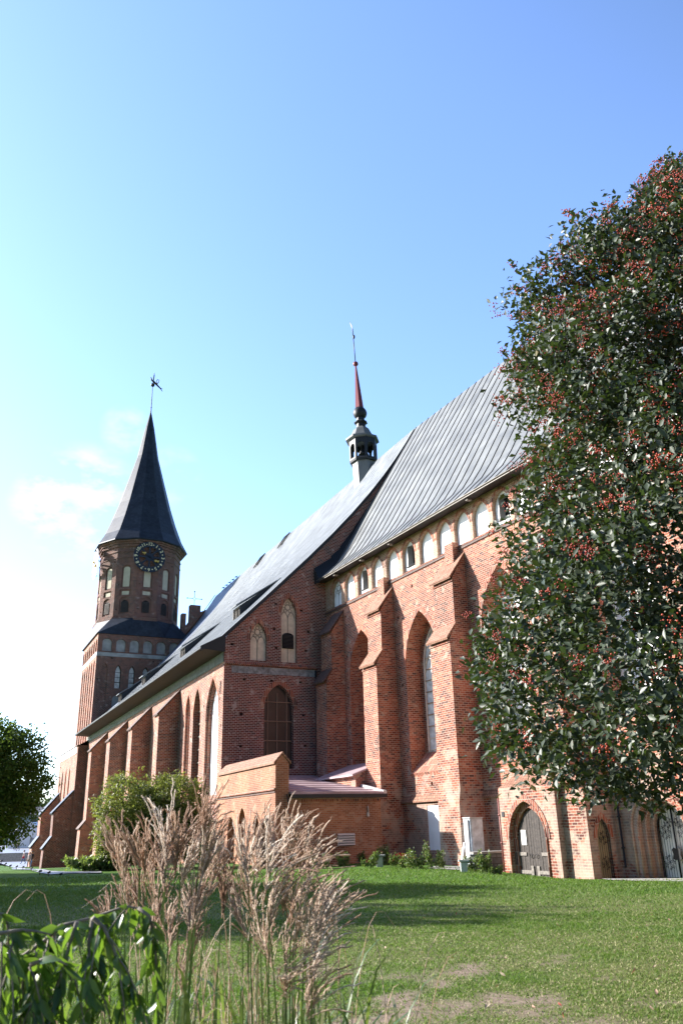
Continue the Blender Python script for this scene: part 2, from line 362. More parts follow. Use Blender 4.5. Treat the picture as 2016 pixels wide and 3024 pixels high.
def arch(cx, w, z0, zs, zt, n=7, pointed=True):
    hw = w/2; h = zt-zs; pts = [(cx-hw, z0), (cx+hw, z0)]; right = []
    if pointed and h > hw*1.001:
        R = (hw*hw+h*h)/(2*hw); c = hw-R; th = math.asin(min(1, h/R))
        right = [(c+R*math.cos(th*i/n), zs+R*math.sin(th*i/n)) for i in range(n)]
    else: right = [(hw*math.cos(math.pi/2*i/n), zs+h*math.sin(math.pi/2*i/n)) for i in range(n)]
    pts += [(cx+x, z) for x, z in right] + [(cx, zt)] + [(cx-x, z) for x, z in right[::-1]]
    return pts
def rect(a, b, z0, z1): return [(a, z0), (b, z0), (b, z1), (a, z1)]
def panel(mb, O, U, Nn, pts, d, m): mb.face([O + U*p[0] + Z*p[1] - Nn*d for p in pts], m)
def strip2d(mb, O, U, Nn, pts, r, d, m, n=4):         # tube along 2d polyline on a wall
    mb.tube([O + U*p[0] + Z*p[1] - Nn*d for p in pts], r, n, m, cap=False)
def circ(cx, cz, r, n=14): return [(cx+r*math.cos(2*math.pi*i/n), cz+r*math.sin(2*math.pi*i/n)) for i in range(n+1)]
def tracery(mb, O, U, Nn, cx, w, z0, zs, zt, d, m, r=.03):
    hw = w/2
    strip2d(mb, O, U, Nn, [(cx, z0), (cx, zs)], r, d, m)
    for sg in (-1, 1):
        a = arch(cx+sg*hw/2, hw*.94, zs-hw*.9, zs-hw*.25, zs+hw*.55, 5)[2:]
        strip2d(mb, O, U, Nn, a, r, d, m)
    k = (zt-zs)
    strip2d(mb, O, U, Nn, circ(cx, zs+k*.48, hw*.36), r, d, m)
    for an in (90, 162, 234, 306, 18): strip2d(mb, O, U, Nn, circ(cx+math.cos(rad(an))*hw*.56, zs+k*.48+math.sin(rad(an))*hw*.56, hw*.22, 10), r*.8, d, m)
def archring(mb, O, U, Nn, cx, w, z0, zs, zt, t, m, proud=.015):
    a = arch(cx, w, z0, zs, zt)[2:]; b = arch(cx, w+2*t, z0, zs, zt+t*1.15)[2:]
    for i in range(len(a)-1):
        q = [a[i], a[i+1], b[i+1], b[i]]; mb.face([O+U*p[0]+Z*p[1]+Nn*proud for p in q], m)
# ================================================================== GROUND
def _axis(lo, hi, step, far_lo, far_hi):
    a = list(np.arange(lo, hi+step/2, step)); d = step; x = hi
    while x < far_hi: d *= 1.35; x += d; a.append(x)
    d = step; x = lo; pre = []
    while x > far_lo: d *= 1.35; x -= d; pre.append(x)
    return np.array(pre[::-1]+a)
def vnoise(x, y, seed=0):
    r = np.random.RandomState(seed); T = r.rand(64, 64)
    xi = np.floor(x).astype(int); yi = np.floor(y).astype(int); fx = x-xi; fy = y-yi
    fx = fx*fx*(3-2*fx); fy = fy*fy*(3-2*fy); G = lambda i, j: T[i % 64, j % 64]
    return (G(xi, yi)*(1-fx)+G(xi+1, yi)*fx)*(1-fy) + (G(xi, yi+1)*(1-fx)+G(xi+1, yi+1)*fx)*fy
def fbm(x, y, seed=0): return .5*vnoise(x, y, seed)+.28*vnoise(x*2.1+7, y*2.1, seed+1)+.15*vnoise(x*4.3, y*4.3+3, seed+2)+.07*vnoise(x*9, y*9, seed+3)
def dirt_amount(x, y):                    # worn bare soil, strongest on the trodden near lawn
    w = np.exp(-((x-.8)/2.6)**2-((y-8.6)/2.6)**2) + .45*np.exp(-((x-2.2)/1.2)**2-((y-11.5)/1.2)**2)+.5*np.exp(-((x+.5)/1.6)**2-((y-11)/1.5)**2)
    return np.clip((fbm(x*2.2, y*1.7, 5)+.40*np.clip(w, 0, 1)-.80)/.25, 0, 1)
def dry_amount(x, y): return np.clip((fbm(x*.6, y*.6, 11)-.22)/.28, 0, 1)*(1-sstep(14, 30, y))
def build_ground():
    xs = _axis(-14, 14, .22, -3000, 3000); ys = _axis(3, 44, .22, -200, 5000)
    X, Y = np.meshgrid(xs, ys); Zv = g(X, Y)
    v = np.stack([X, Y, Zv], -1).reshape(-1, 3); nx = len(xs); ny = len(ys)
    idx = np.arange(nx*ny).reshape(ny, nx)
    f = np.stack([idx[:-1, :-1], idx[:-1, 1:], idx[1:, 1:], idx[1:, :-1]], -1).reshape(-1, 4)
    me = bpy.data.meshes.new('lawn_ground'); me.from_pydata(v.tolist(), [], f.tolist())
    for nm, fn in (('dirt', dirt_amount), ('dry', dry_amount)):
        a = me.attributes.new(nm, 'FLOAT', 'POINT'); a.data.foreach_set('value', fn(X, Y).ravel().astype(np.float32))
    m, nt, b = newmat('lawn_soil')
    geo = N(nt, 'ShaderNodeNewGeometry'); P = geo.outputs['Position']
    n1 = noise(nt, P, 28, 5, .7); r1 = ramp(nt, [(.3, (.034, .092, .010)), (.55, (.07, .155, .018)), (.75, (.12, .20, .034))]); nt.links.new(n1, r1.inputs[0])
    n2 = noise(nt, P, .35, 4); r2 = ramp(nt, [(.35, (.75, .85, .75)), (.65, (1.2, 1.12, 1.05))]); nt.links.new(n2, r2.inputs[0])
    c = mixrgb(nt, 1, r1.outputs[0], r2.outputs[0], 'MULTIPLY')
    da = N(nt, 'ShaderNodeAttribute', attribute_name='dry'); n3 = noise(nt, P, 16, 5, .7); r3 = ramp(nt, [(.35, (.09, .095, .03)), (.7, (.24, .21, .10))]); nt.links.new(n3, r3.inputs[0])
    hf = N(nt, 'ShaderNodeMath', operation='MULTIPLY'); hf.inputs[1].default_value = .75; nt.links.new(da.outputs['Fac'], hf.inputs[0])
    c = mixrgb(nt, hf.outputs[0], c, r3.outputs[0])
    di = N(nt, 'ShaderNodeAttribute', attribute_name='dirt'); n4 = noise(nt, P, 9, 6, .65); r4 = ramp(nt, [(.3, (.17, .125, .09)), (.7, (.33, .26, .20))]); nt.links.new(n4, r4.inputs[0])
    c = mixrgb(nt, di.outputs['Fac'], c, r4.outputs[0]); nt.links.new(c, b.inputs['Base Color']); b.inputs['Roughness'].default_value = .9; b.inputs['Specular IOR Level'].default_value = .2
    n5 = noise(nt, P, 40, 4, .8); bump(nt, b, n5, .7, .04)
    me.materials.append(m); o = bpy.data.objects.new('lawn_ground', me); COL.objects.link(o); tag(o, kind='structure')
    me.polygons.foreach_set('use_smooth', [True]*len(me.polygons))
build_ground()
def sheet(name, A, B, mat, dz, n=24, mm=6):           # ribbon between two edges draped over the ground
    mb = MB()
    def lerp(Q, t):
        k = t*(len(Q)-1); i = min(int(k), len(Q)-2); return Q[i].lerp(Q[i+1], k-i)
    def pt(i, j):
        p = lerp(A, i/n).lerp(lerp(B, i/n), j/mm); return Vector((p.x, p.y, gz(p.x, p.y)+dz))
    for i in range(n):
        for j in range(mm): mb.face([pt(i, j), pt(i+1, j), pt(i+1, j+1), pt(i, j+1)], mat)
    o = mb.build(name); tag(o, kind='structure'); return o
m, nt, b = newmat('paving'); geo = N(nt, 'ShaderNodeNewGeometry')
uv = N(nt, 'ShaderNodeUVMap'); bt = N(nt, 'ShaderNodeTexBrick', Scale=1.0, **{'Mortar Size': .03, 'Brick Width': .8, 'Row Height': .5})
bt.inputs['Color1'].default_value = (.24, .24, .25, 1); bt.inputs['Color2'].default_value = (.36, .36, .37, 1); bt.inputs['Mortar'].default_value = (.14, .14, .14, 1)
nt.links.new(uv.outputs[0], bt.inputs['Vector']); nt.links.new(bt.outputs['Color'], b.inputs['Base Color']); b.inputs['Roughness'].default_value = .45
sheet('plaza_paving', [gp(-260, 2549), gp(0, 2549), gp(40, 2563), gp(97, 2560)], [Vector((-130, 150, 0)), Vector((-90, 150, 0)), Vector((-60, 150, 0)), Vector((-36, 150, 0))], 'paving', .03, 40, 30)
sheet('footpath', [gp(34, 2566), gp(70, 2568.5), gp(96, 2573), gp(121, 2580), gp(150, 2584), gp(200, 2581), gp(300, 2580)], [gp(50, 2562.5), gp(75, 2564), gp(97, 2566.5), gp(128, 2569), gp(153, 2574), gp(200, 2575.5), gp(300, 2575)], 'paving', .035, 30, 2)
sheet('church_path', [gp(1265, 2566), gp(1320, 2569), gp(1370, 2572)], [gp(1285, 2559), gp(1330, 2560), gp(1385, 2562)], 'concrete', .03, 10, 3)
sheet('door_path', [gp(1790, 2600), gp(1900, 2604), gp(2100, 2608)], [CH(-23.9, 1.4, 0), CH(-26, .5, 0), CH(-29, .4, 0)], 'concrete', .03, 10, 3)
# ================================================================== CATHEDRAL
cath = thing('cathedral', 'long red brick gothic cathedral with grey roofs and a pointed clock tower', 'cathedral', NV(10, 0, gz(-12, 60)))
NP = [(-1.6, 12.42)] + [(-.25+x, 13.15+.98*x+2.8*(x/15.25)**4) for x in (0, 3, 6, 8, 9.5, 11, 12.3, 13.4, 14.4, 15.25)]       # nave roof profile, t inward
CP = [(.8, 17.45), (-.5, 18.7), (-1.2, 19.7), (-8.0, 31.0)]                                    # choir roof profile, o outward
def nroof(t): return float(np.interp(t, [p[0] for p in NP], [p[1] for p in NP]))
# ---- nave south wall
mb = MB()
NW = [(2.3, 2.75, 3.6, 8.3, 10.9, .36, 'white_plaster'), (5.85, 1.75, 3.6, 9.0, 10.75, .42, 'dull_glass'), (8.15, 1.25, 3.6, 9.4, 10.68, .3, 'white_plaster'),
      (13.6, 1.9, 3.8, 8.8, 10.7, .5, 'white_plaster'), (17.0, 1.9, 3.8, 8.8, 10.7, .5, 'white_plaster'), (23.0, 2.0, 3.8, 8.8, 10.7, .5, 'white_plaster'), (27.0, 2.0, 3.8, 8.8, 10.7, .5, 'white_plaster'), (35, 2.6, 3.8, 8.6, 10.7, .5, 'white_plaster'), (45, 2.6, 3.8, 8.6, 10.7, .5, 'white_plaster')]
holes = [(arch(c, w, z0, zs, zt), d) for c, w, z0, zs, zt, d, _ in NW]
rnd = random.Random(3)
def putlogs(lst, avoid, n, a0, a1, z0, z1, seed):
    r = random.Random(seed); out = []
    while len(out) < n:
        a, z = r.uniform(a0, a1), r.choice([z0+(z1-z0)*k/6 for k in range(7)])
        if all(abs(a-c) > w/2+.25 or z > zt+.4 or z < z0_-.4 for c, w, z0_, zt in avoid) and all(abs(a-b_[0]) > .5 or abs(z-b_[1]) > .4 for b_ in out): out.append((a, z))
    return [(rect(a-.07, a+.07, z-.08, z+.08), .2) for a, z in out]
holes += putlogs(None, [(c, w, z0, zt) for c, w, z0, zs, zt, d, _ in NW], 22, .3, 10, 1, 11, 2)
mb.wall(NV(0, 0, 0), dn, on, rect(0, 52.4, -3, 13.0), holes, 'brick_nave', 'brick_nave')
nave_wall = mb.build('nave_wall', cath)
for i, (c, w, z0, zs, zt, d, mt) in enumerate(NW):
    mb = MB(); panel(mb, NV(0, 0, 0), dn, on, arch(c, w, z0, zs, zt), d, mt); wd = mb.build('window', cath)
    mb = MB()
    if mt == 'dull_glass':
        for z in np.arange(4.2, 10, .85): strip2d(mb, NV(0, 0, 0), dn, on, [(c-w/2, z), (c+w/2, z)], .035, d-.04, 'stone_frame')
        strip2d(mb, NV(0, 0, 0), dn, on, [(c, z0), (c, zt)], .03, d-.04, 'dark'); mb.build('glazing_bars', wd)
    else:
        tracery(mb, NV(0, 0, 0), dn, on, c, w*.9, z0, zs, zt, d-.01, 'tracery_red', .028); mb.build('tracery', wd)
        mb = MB()
        for k, (dw, dd) in enumerate(((.34, .0), (.17, .22))):          # stepped brick jamb orders
            a = arch(c, w-.34+dw-.34, z0, zs-.05, zt-.22-.1*k); bq = arch(c, w-.02, z0, zs, zt-.01)
        a = arch(c, w-.3, z0, zs, zt-.2); bq = arch(c, w-.02, z0, zs, zt-.01)
        P = lambda p, q: NV(p[0], -q, p[1])
        for j in range(len(a)):
            k2 = (j+1) % len(a)
            if j == 0: continue
            mb.face([P(a[j], .15), P(a[k2], .15), P(bq[k2], .15), P(bq[j], .15)], 'brick_header'); mb.face([P(a[j], .15), P(a[k2], .15), P(a[k2], d), P(a[j], d)], 'brick_nave')
        mb.build('jamb', wd)
    mb = MB(); mb.face([NV(c-w/2, .1, z0-.3), NV(c+w/2, .1, z0-.3), NV(c+w/2, -d+.02, z0+.1), NV(c-w/2, -d+.02, z0+.1)], 'brick_header'); mb.face([NV(c-w/2, .1, z0-.3), NV(c+w/2, .1, z0-.3), NV(c+w/2, .003, z0-.5), NV(c-w/2, .003, z0-.5)], 'brick_header'); mb.build('sill', wd)
    mb = MB(); archring(mb, NV(0, 0, 0), dn, on, c, w, z0, zs, zt, .26, 'brick_header'); mb.build('arch_ring', wd)
mb = MB(); mb.box(NV, .05, 52.3, .004, .05, 11.55, 12.2, 'green_plaster'); mb.build('plaster_band', cath)
mb = MB(); mb.tube([NV(.55, .04, 10.4), NV(.5, .06, 9.6)], .03, 5, 'iron'); mb.build('wall_anchor', cath)
# ---- nave buttresses
for s0, s1, gb in ((10.5, 11.75, -.5), (19.6, 21.05, -.9), (29.15, 30.85, -1.3), (39.2, 40.9, -1.6)):
    mb = MB(); out = [(.0, gb-.6), (2.05, gb-.6), (1.95, 2.1), (1.5, 2.75), (1.5, 9.6), (.0, 11.25)]
    mb.prism([NV(s0, o_, z) for o_, z in out], dn*(s1-s0), 'brick_nave'); bt_ = mb.build('buttress', cath)
    mb = MB(); mb.prism([NV(s0-.08, o_, z) for o_, z in ((0.004, 11.28), (1.62, 9.5), (1.66, 9.6), (.004, 11.42))], dn*(s1-s0+.16), 'dark_tile'); mb.build('tile_cap', bt_); mb = MB()
    mb.prism([NV(s0-.06, o_, z) for o_, z in ((1.49, 2.78), (2.1, 2.05), (2.14, 2.14), (1.505, 2.92))], dn*(s1-s0+.12), 'dark_tile'); mb.build('tile_cap', bt_)
# ---- nave roof with kicked eaves
mb = MB(); S1 = 51.6
hip = [(15, 43.4), (-1.6, 43.4)]
for (t0, z0), (t1, z1) in zip(NP, NP[1:]):
    e0, e1 = (float(np.interp(-t, [-h[0] for h in hip], [h[1] for h in hip])) for t in (t0, t1))
    n = 20
    for k in range(n):
        a, b_ = k/n, (k+1)/n
        mb.face([NV(-.12+(e0+.12)*a, -t0, z0), NV(-.12+(e0+.12)*b_, -t0, z0), NV(-.12+(e1+.12)*b_, -t1, z1), NV(-.12+(e1+.12)*a, -t1, z1)], 'zinc_roof')
    mb.face([NV(-.12, -t0, z0), NV(-.12, -t1, z1), NV(-.12, -t1, z1-.32), NV(-.12, -t0, z0-.32)], 'dark_metal')       # verge board
    mb.face([NV(-.12, t0-30, z0), NV(50, t0-30, z0), NV(50, t1-30, z1), NV(-.12, t1-30, z1)], 'zinc_roof')   # far slope
for k in range(1, 75):                                             # standing seams
    s = -.1+k*.7
    pts = []
    for (t0, z0), (t1, z1) in zip(NP, NP[1:]):
        for q in (0, .5):
            t = t0+(t1-t0)*q
            if s < np.interp(-t, [-h[0] for h in hip], [h[1] for h in hip]): pts.append((t, z0+(z1-z0)*q))
    if s < 43.6: pts.append(NP[-1])
    for p, q in zip(pts, pts[1:]):
        mb.face([NV(s, -p[0], p[1]+.018), NV(s, -q[0], q[1]+.018), NV(s, -q[0], q[1]-.02), NV(s, -p[0], p[1]-.02)], 'zinc_seam')
mb.face([NV(-.1, 1.6, 12.42), NV(S1, 1.6, 12.42), NV(S1, 1.58, 12.28), NV(-.1, 1.58, 12.28)], 'dark_metal')
nave_roof = mb.build('nave_roof', cath)
mb = MB(); mb.face([NV(-.1, 1.58, 12.28), NV(S1, 1.58, 12.28), NV(S1, .03, 12.18), NV(-.1, .03, 12.18)], 'soffit_wood')
mb.face([NV(-.1, 1.6, 12.42), NV(-.1, .25, 13.12), NV(-.1, -.02, 13.12), NV(-.1, -.02, 12.15), NV(-.1, 1.58, 12.26)], 'dark_metal')
mb.build('eave_soffit', cath)
# lower, bluish west part of the roof behind the clock tower
mb = MB()
def z2(t): return nroof(t)-.06
for (t0, _), (t1, _) in zip(NP, NP[1:]):
    for k in range(9): mb.face([NV(43.4+k, -t0, z2(t0)), NV(44.4+k-.012, -t0, z2(t0)), NV(44.4+k-.012, -t1, z2(t1)), NV(43.4+k, -t1, z2(t1))], 'blue_roof')
    mb.face([NV(43.41, -t0, z2(t0)), NV(43.41, -t1, z2(t1)), NV(43.41, -t1, nroof(t1)-.03), NV(43.41, -t0, nroof(t0)-.03)], 'dark_metal')
mb.build('west_roof', cath)
mb = MB(); [mb.face([NV(52.4, -t0, z2(t0)+.25), NV(53.2, -t0, z2(t0)+.25), NV(53.2, -t1, z2(t1)+.25), NV(52.4, -t1, z2(t1)+.25)], 'tile') for (t0, _), (t1, _) in zip(NP[3:], NP[4:])]; mb.build('red_tile_roof', cath)
# stepped west gable with wrought cross
mb = MB()
stp = [(10.4, 20), (10.4, 25.4), (10.75, 25.6), (10.75, 28.3), (11.3, 28.3), (11.3, 26.6), (11.82, 27.4), (11.82, 29.55), (13.2, 29.55), (13.2, 28.7), (15, 29.5), (15, 20)]
mb.prism([NV(53.2, -t, z) for t, z in stp], dn*.9, 'brick_gable'); sg_ = mb.build('step_gable', cath)
mb = MB(); cc = lambda t, z: NV(53.6, -t, z)
mb.tube([cc(12.42, 29.5), cc(12.42, 30.2)], .03, 5, 'iron'); mb.tube([cc(12.42, 30.85), cc(12.42, 31.5)], .03, 5, 'iron'); mb.tube([cc(11.45, 30.52), cc(12.1, 30.52)], .03, 5, 'iron'); mb.tube([cc(12.75, 30.52), cc(13.4, 30.52)], .03, 5, 'iron')
for sx in (-1, 1):
    for sz in (-1, 1): mb.tube([cc(12.42+sx*(.33*math.cos(a_)*-1+.33) , 30.52+sz*(.33-.33*math.sin(a_))) for a_ in (0, .5, 1.0, 1.57)], .025, 4, 'iron')
for t, z in ((12.42, 31.5), (11.45, 30.52), (13.4, 30.52)): mb.sphere(cc(t, z), .09, 'iron', 6, 4)
mb.build('wrought_cross', sg_)
# ---- dormers: long shed roofs with a louvred front
for sc_ in (4.85, 19.4, 34.4, 46.5):
    tl, zb = 2.3, 15.45; zt = zb+.95; hw = .72; ta = 5.3; za = nroof(ta)
    mb = MB(); mb.face([NV(sc_-hw, -tl, zb), NV(sc_+hw, -tl, zb), NV(sc_+hw, -tl, zt), NV(sc_-hw, -tl, zt)], 'worn_wood')
    for sgn in (-1, 1): mb.face([NV(sc_+sgn*hw, -tl, zb), NV(sc_+sgn*hw, -tl, zt), NV(sc_+sgn*hw, -ta, za)], 'dark_metal')
    dm = mb.build('dormer', cath)
    mb = MB(); mb.prism([NV(sc_-hw-.12, -tl+.3, zt-.06), NV(sc_-hw-.12, -ta-.1, za+.05), NV(sc_-hw-.12, -ta-.1, za+.13), NV(sc_-hw-.12, -tl+.3, zt+.03)], dn*(2*hw+.24), 'zinc_roof'); mb.build('dormer_roof', dm)
    mb = MB()
    for q in (-1, 1):
        c0 = sc_+q*hw*.48; mb.box(NV, c0-hw*.36, c0+hw*.36, -tl+.002, -tl+.02, zb+.1, zt-.12, 'dark')
        for k in range(6): z = zb+.14+k*.115; mb.face([NV(c0-hw*.36, -tl+.03, z+.06), NV(c0+hw*.36, -tl+.03, z+.06), NV(c0+hw*.36, -tl+.09, z), NV(c0-hw*.36, -tl+.09, z)], 'worn_wood')
    mb.build('louver', dm)
for s_ in (25.5, 33.0):                                            # open roof hatches near the ridge
    t0, t1 = 14.0, 14.85; mb = MB()
    F = lambda s, t, h=.12: NV(s, -t+.08, nroof(t)+h)
    for a, b_ in (((s_, t0), (s_, t1)), ((s_+1.5, t0), (s_+1.5, t1)), ((s_, t0), (s_+1.5, t0)), ((s_, t1), (s_+1.5, t1)), ((s_+.75, t0), (s_+.75, t1))): mb.tube([F(*a), F(*b_)], .05, 4, 'iron')
    mb.build('roof_hatch', cath)
# ---- east gable wall of the nave
mb = MB(); rake = [(0, 13.05)] + [(t, z-.06) for t, z in NP[2:-1]] + [(14.95, NP[-1][1]-.1), (14.95, -2)]
EG = [(2.28, 1.15, 11.75, 13.1, 14.25, 'cream_plaster'), (4.40, 1.12, 11.75, 14.9, 16.15, 'cream_plaster')]
holes = [(arch(c, w, z0, zs, zt), .28) for c, w, z0, zs, zt, _ in EG] + [(arch(3.7, 2.0, 5.1, 8.75, 10.3), .4)]
holes += [(rect(t-.1, t+.1, z-.07, z+.07), .2) for t, z in ((.5, 12.7), (3.35, 13.9), (3.5, 12.65), (3.45, 15.6), (5.3, 15.3), (5.8, 13.9), (1.35, 10.5), (3.2, 10.5), (5.2, 10.5), (1.2, 8.35), (5.4, 8.4), (1.2, 6.4), (5.5, 6.5), (5.6, 12.6), (7.0, 17.5), (8.1, 19.2))]
mb.wall(NV(0, 0, 0), en, -dn, [(0, -2)] + rake, holes, 'brick_gable', 'brick_gable'); mb.build('gable_wall', cath)
for c, w, z0, zs, zt, mt in EG:
    mb = MB(); panel(mb, NV(0, 0, 0), en, -dn, arch(c, w, z0, zs, zt), .27, mt); bw = mb.build('blind_window', cath)
    mb = MB(); tracery(mb, NV(0, 0, 0), en, -dn, c, w*.9, z0, zs, zt, .25, 'tracery_paint', .026); mb.build('tracery', bw)
    mb = MB(); archring(mb, NV(0, 0, 0), en, -dn, c, w, z0, zs, zt, .24, 'brick_header'); mb.build('arch_ring', bw)
    if c > 4:
        mb = MB(); panel(mb, NV(0, 0, 0), en, -dn, arch(c, .8, 12.7, 13.55, 13.75, 4, False), .2, 'dark')
        for k in range(10): z = 12.75+k*.09; mb.face([NV(-d_, -(c+q), z_) for q, d_, z_ in ((-.38, -.18, z+.06), (.38, -.18, z+.06), (.38, -.12, z), (-.38, -.12, z))], 'louver')
        mb.build('louver', bw)
mb = MB(); panel(mb, NV(0, 0, 0), en, -dn, arch(3.7, 2.0, 5.1, 8.75, 10.3), .38, 'dull_glass'); bw = mb.build('window', cath)
mb = MB()
for x in (3.05, 3.7, 4.35): strip2d(mb, NV(0, 0, 0), en, -dn, [(x, 5.1), (x, 9.8)], .04, .34, 'bar_brown')
for z in (5.6, 6.8, 8.0, 9.2): strip2d(mb, NV(0, 0, 0), en, -dn, [(2.72, z), (4.68, z)], .04, .32, 'bar_brown')
mb.build('glazing_bars', bw)
mb = MB(); archring(mb, NV(0, 0, 0), en, -dn, 3.7, 2.0, 5.1, 8.75, 10.3, .28, 'brick_header'); mb.build('arch_ring', bw)
mb = MB(); mb.box(lambda a, b_, z: NV(-b_, -a, z), .5, 6.2, .003, .03, 10.88, 11.32, 'frieze'); fz = mb.build('frieze', cath)
mb = MB(); rr = random.Random(8)
for k in range(11):                                                # faded scroll painting on the frieze
    x = .8+k*.5; strip2d(mb, NV(0, 0, 0), en, -dn, [(x+.19*math.cos(a)*(1-a/16), 11.1+.15*math.sin(a)*(1-a/16)) for a in np.linspace(0, 9, 18)], .012, -.03, 'tracery_paint', 3)
mb.build('scroll_painting', fz)
mb = MB(); mb.prism([NV(-o_, -.02, z) for o_, z in ((.003, 11.36), (.16, 11.4), (.16, 11.46), (.003, 11.62))], en*6.3, 'brick_header'); mb.build('string_course', cath)
mb = MB(); mb.tube([NV(-.08, -6.25, 11.3), NV(-.08, -6.25, 4.8)], .06, 6, 'dark_metal'); mb.build('downpipe', cath)
# ---- choir wall
CWIN = [(-4.65, 3.1, 3.6, 10.4, 13.15), (-11.15, 3.2, 4.2, 9.9, 12.85), (-18.2, 3.3, 4.2, 10.4, 13.45), (-25.6, 3.2, 4.8, 10.2, 13.2)]
PAN = [-1.55, -3.35, -5.1, -6.85, -8.62, -10.42, -12.24, -13.98, -15.62, -17.22, -18.88, -20.5, -22.2, -23.9, -25.6, -27.3, -29, -30.7]
ZT = 15.2
mb = MB()
holes = [(arch(c, w, z0, zs, zt), 1.0) for c, w, z0, zs, zt in CWIN]
holes += [(rect(-12.0, -10.8, .42, 2.55), .06), (arch(-25.7, 2.5, -1.0, 1.3, 2.5), 1.1)]
holes += [(rect(a-.08, a+.08, z-.09, z+.09), .2) for a, z in ((-2.7, 14.4), (-6.6, 14.3), (-9.0, 12.9), (-9.1, 9), (-9.2, 7.3), (-12.9, 8.3), (-11.4, 3.6), (-13.0, 3.4), (-16.2, 12.2), (-2.75, 11.8), (-2.8, 9.3), (-2.9, 7.5), (-2.8, 6.2), (-10.6, 14.4))]
mb.wall(CH(0, 0, 0), dc, oc, [(-33, -1.2), (1.2, -1.2), (1.2, ZT), (-33, ZT)], holes, 'brick_choir', 'brick_choir'); mb.build('choir_wall', cath)
mb = MB(); holes = [(arch(c, 1.34, 15.36, 16.35, 17.2, 6), .3) for c in PAN]
mb.wall(CH(0, 0, 0), dc, oc, [(-33, ZT), (1.2, ZT), (1.2, 17.7), (-33, 17.7)], holes, 'brick_tan', 'brick_tan'); mb.build('arcade_wall', cath)
mb = MB(); mb.box(CH, -33, .9, .003, .07, 15.13, 15.24, 'dark_tile'); mb.box(CH, -33, .9, .003, .045, 15.28, 15.33, 'brick_header'); mb.build('string_course', cath)
for i, c in enumerate(PAN):
    O = CH(0, 0, 0); op = i in (2, 5, 10)
    mb = MB(); A = arch(c, 1.30, 15.36, 16.35, 17.18, 6)
    if op: mb.wall(O - oc*.2, dc, oc, A, [(rect(c-.40, c+.36, 15.75, 16.95), .4)], 'white_plaster', 'grey_plaster')
    else: panel(mb, O, dc, oc, A, .2, 'white_plaster')
    pn = mb.build('plaster_panel', cath)
    mb = MB(); archring(mb, O, dc, oc, c, 1.34, 15.36, 16.35, 17.2, .17, 'brick_header', .02); mb.build('arch_ring', pn)
    if op:
        mb = MB(); panel(mb, O, dc, oc, rect(c-.40, c+.36, 15.75, 16.95), .58, 'dark'); mb.build('vent_window', pn)
        mb = MB(); mb.box(CH, c-.42, c+.42, -.2, -.12, 15.67, 15.72, 'dark'); mb.build('sill', pn)
    if i == 0:
        mb = MB(); tracery(mb, O, dc, oc, c, 1.1, 15.36, 16.3, 17.1, .19, 'tracery_paint', .02); mb.build('tracery', pn)
    mb = MB(); mb.box(CH, c-.68, c+.68, .003, .05, 15.335, 15.36, 'dark'); mb.build('sill', pn)
for i, (c, w, z0, zs, zt) in enumerate(CWIN):
    O = CH(0, 0, 0); A = arch(c, w-.9, z0+1.1, zs, zt-.7) if i < 2 else arch(c, w-.06, z0+1.0, zs, zt-.06)
    mb = MB(); panel(mb, O, dc, oc, arch(c, w+.1, z0-.1, zs, zt+.05), .99, 'brick_choir')
    mt = 'white_plaster' if i >= 2 else ('pale_glass' if i == 1 else 'glass')
    wd = mb.build('window', cath); mb = MB(); panel(mb, O, dc, oc, A, .965, mt); mb.build('glass_pane' if i < 2 else 'plaster_infill', wd)
    mb = MB()
    if i < 2:
        strip2d(mb, O, dc, oc, A[1:], .07, .93, 'stone_frame')
        for q in (-.38, .38): strip2d(mb, O, dc, oc, [(c+q, z0+1.1), (c+q, zs+.2)], .045, .93, 'stone_frame')
        for z in np.arange(z0+1.2, zs+.5, .62): strip2d(mb, O, dc, oc, [(c-w/2+.46, z), (c+w/2-.46, z)], .03, .93, 'bar_brown' if int(z*3) % 2 else 'stone_frame')
        tracery(mb, O, dc, oc, c, w-1.0, zs-.4, zs, zt-.7, .92, 'stone_frame', .05); mb.build('tracery', wd)
    else:
        tracery(mb, O, dc, oc, c, w-1.1, z0+1.1, zs, zt-.7, .95, 'tracery_yellow', .035); mb.build('tracery', wd)
    mb = MB(); mb.face([CH(c-w/2+.01, .05, z0), CH(c+w/2-.01, .05, z0), CH(c+w/2-.01, -.97, z0+1.12), CH(c-w/2+.01, -.97, z0+1.12)], 'brick_header'); mb.face([CH(c-w/2+.01, .05, z0), CH(c+w/2-.01, .05, z0), CH(c+w/2-.01, .003, z0-.12), CH(c-w/2+.01, .003, z0-.12)], 'brick_header'); mb.build('sill', wd)
    mb = MB(); archring(mb, O, dc, oc, c, w, z0, zs, zt, .28, 'brick_header', .02); mb.build('arch_ring', wd)
mb = MB(); mb.box(CH, -12.0, -10.8, -.055, -.03, .42, 2.55, 'white_plaster'); mb.build('covering_board', cath)
for a, b_ in ((-13.85, -8.55), (-20.9, -15.65)):
    mb = MB(); mb.prism([CH(a, o_, z) for o_, z in ((.003, 2.75), (.14, 2.72), (.14, 2.8), (.003, 3.08))], dc*(b_-a), 'tile'); mb.build('string_course', cath)
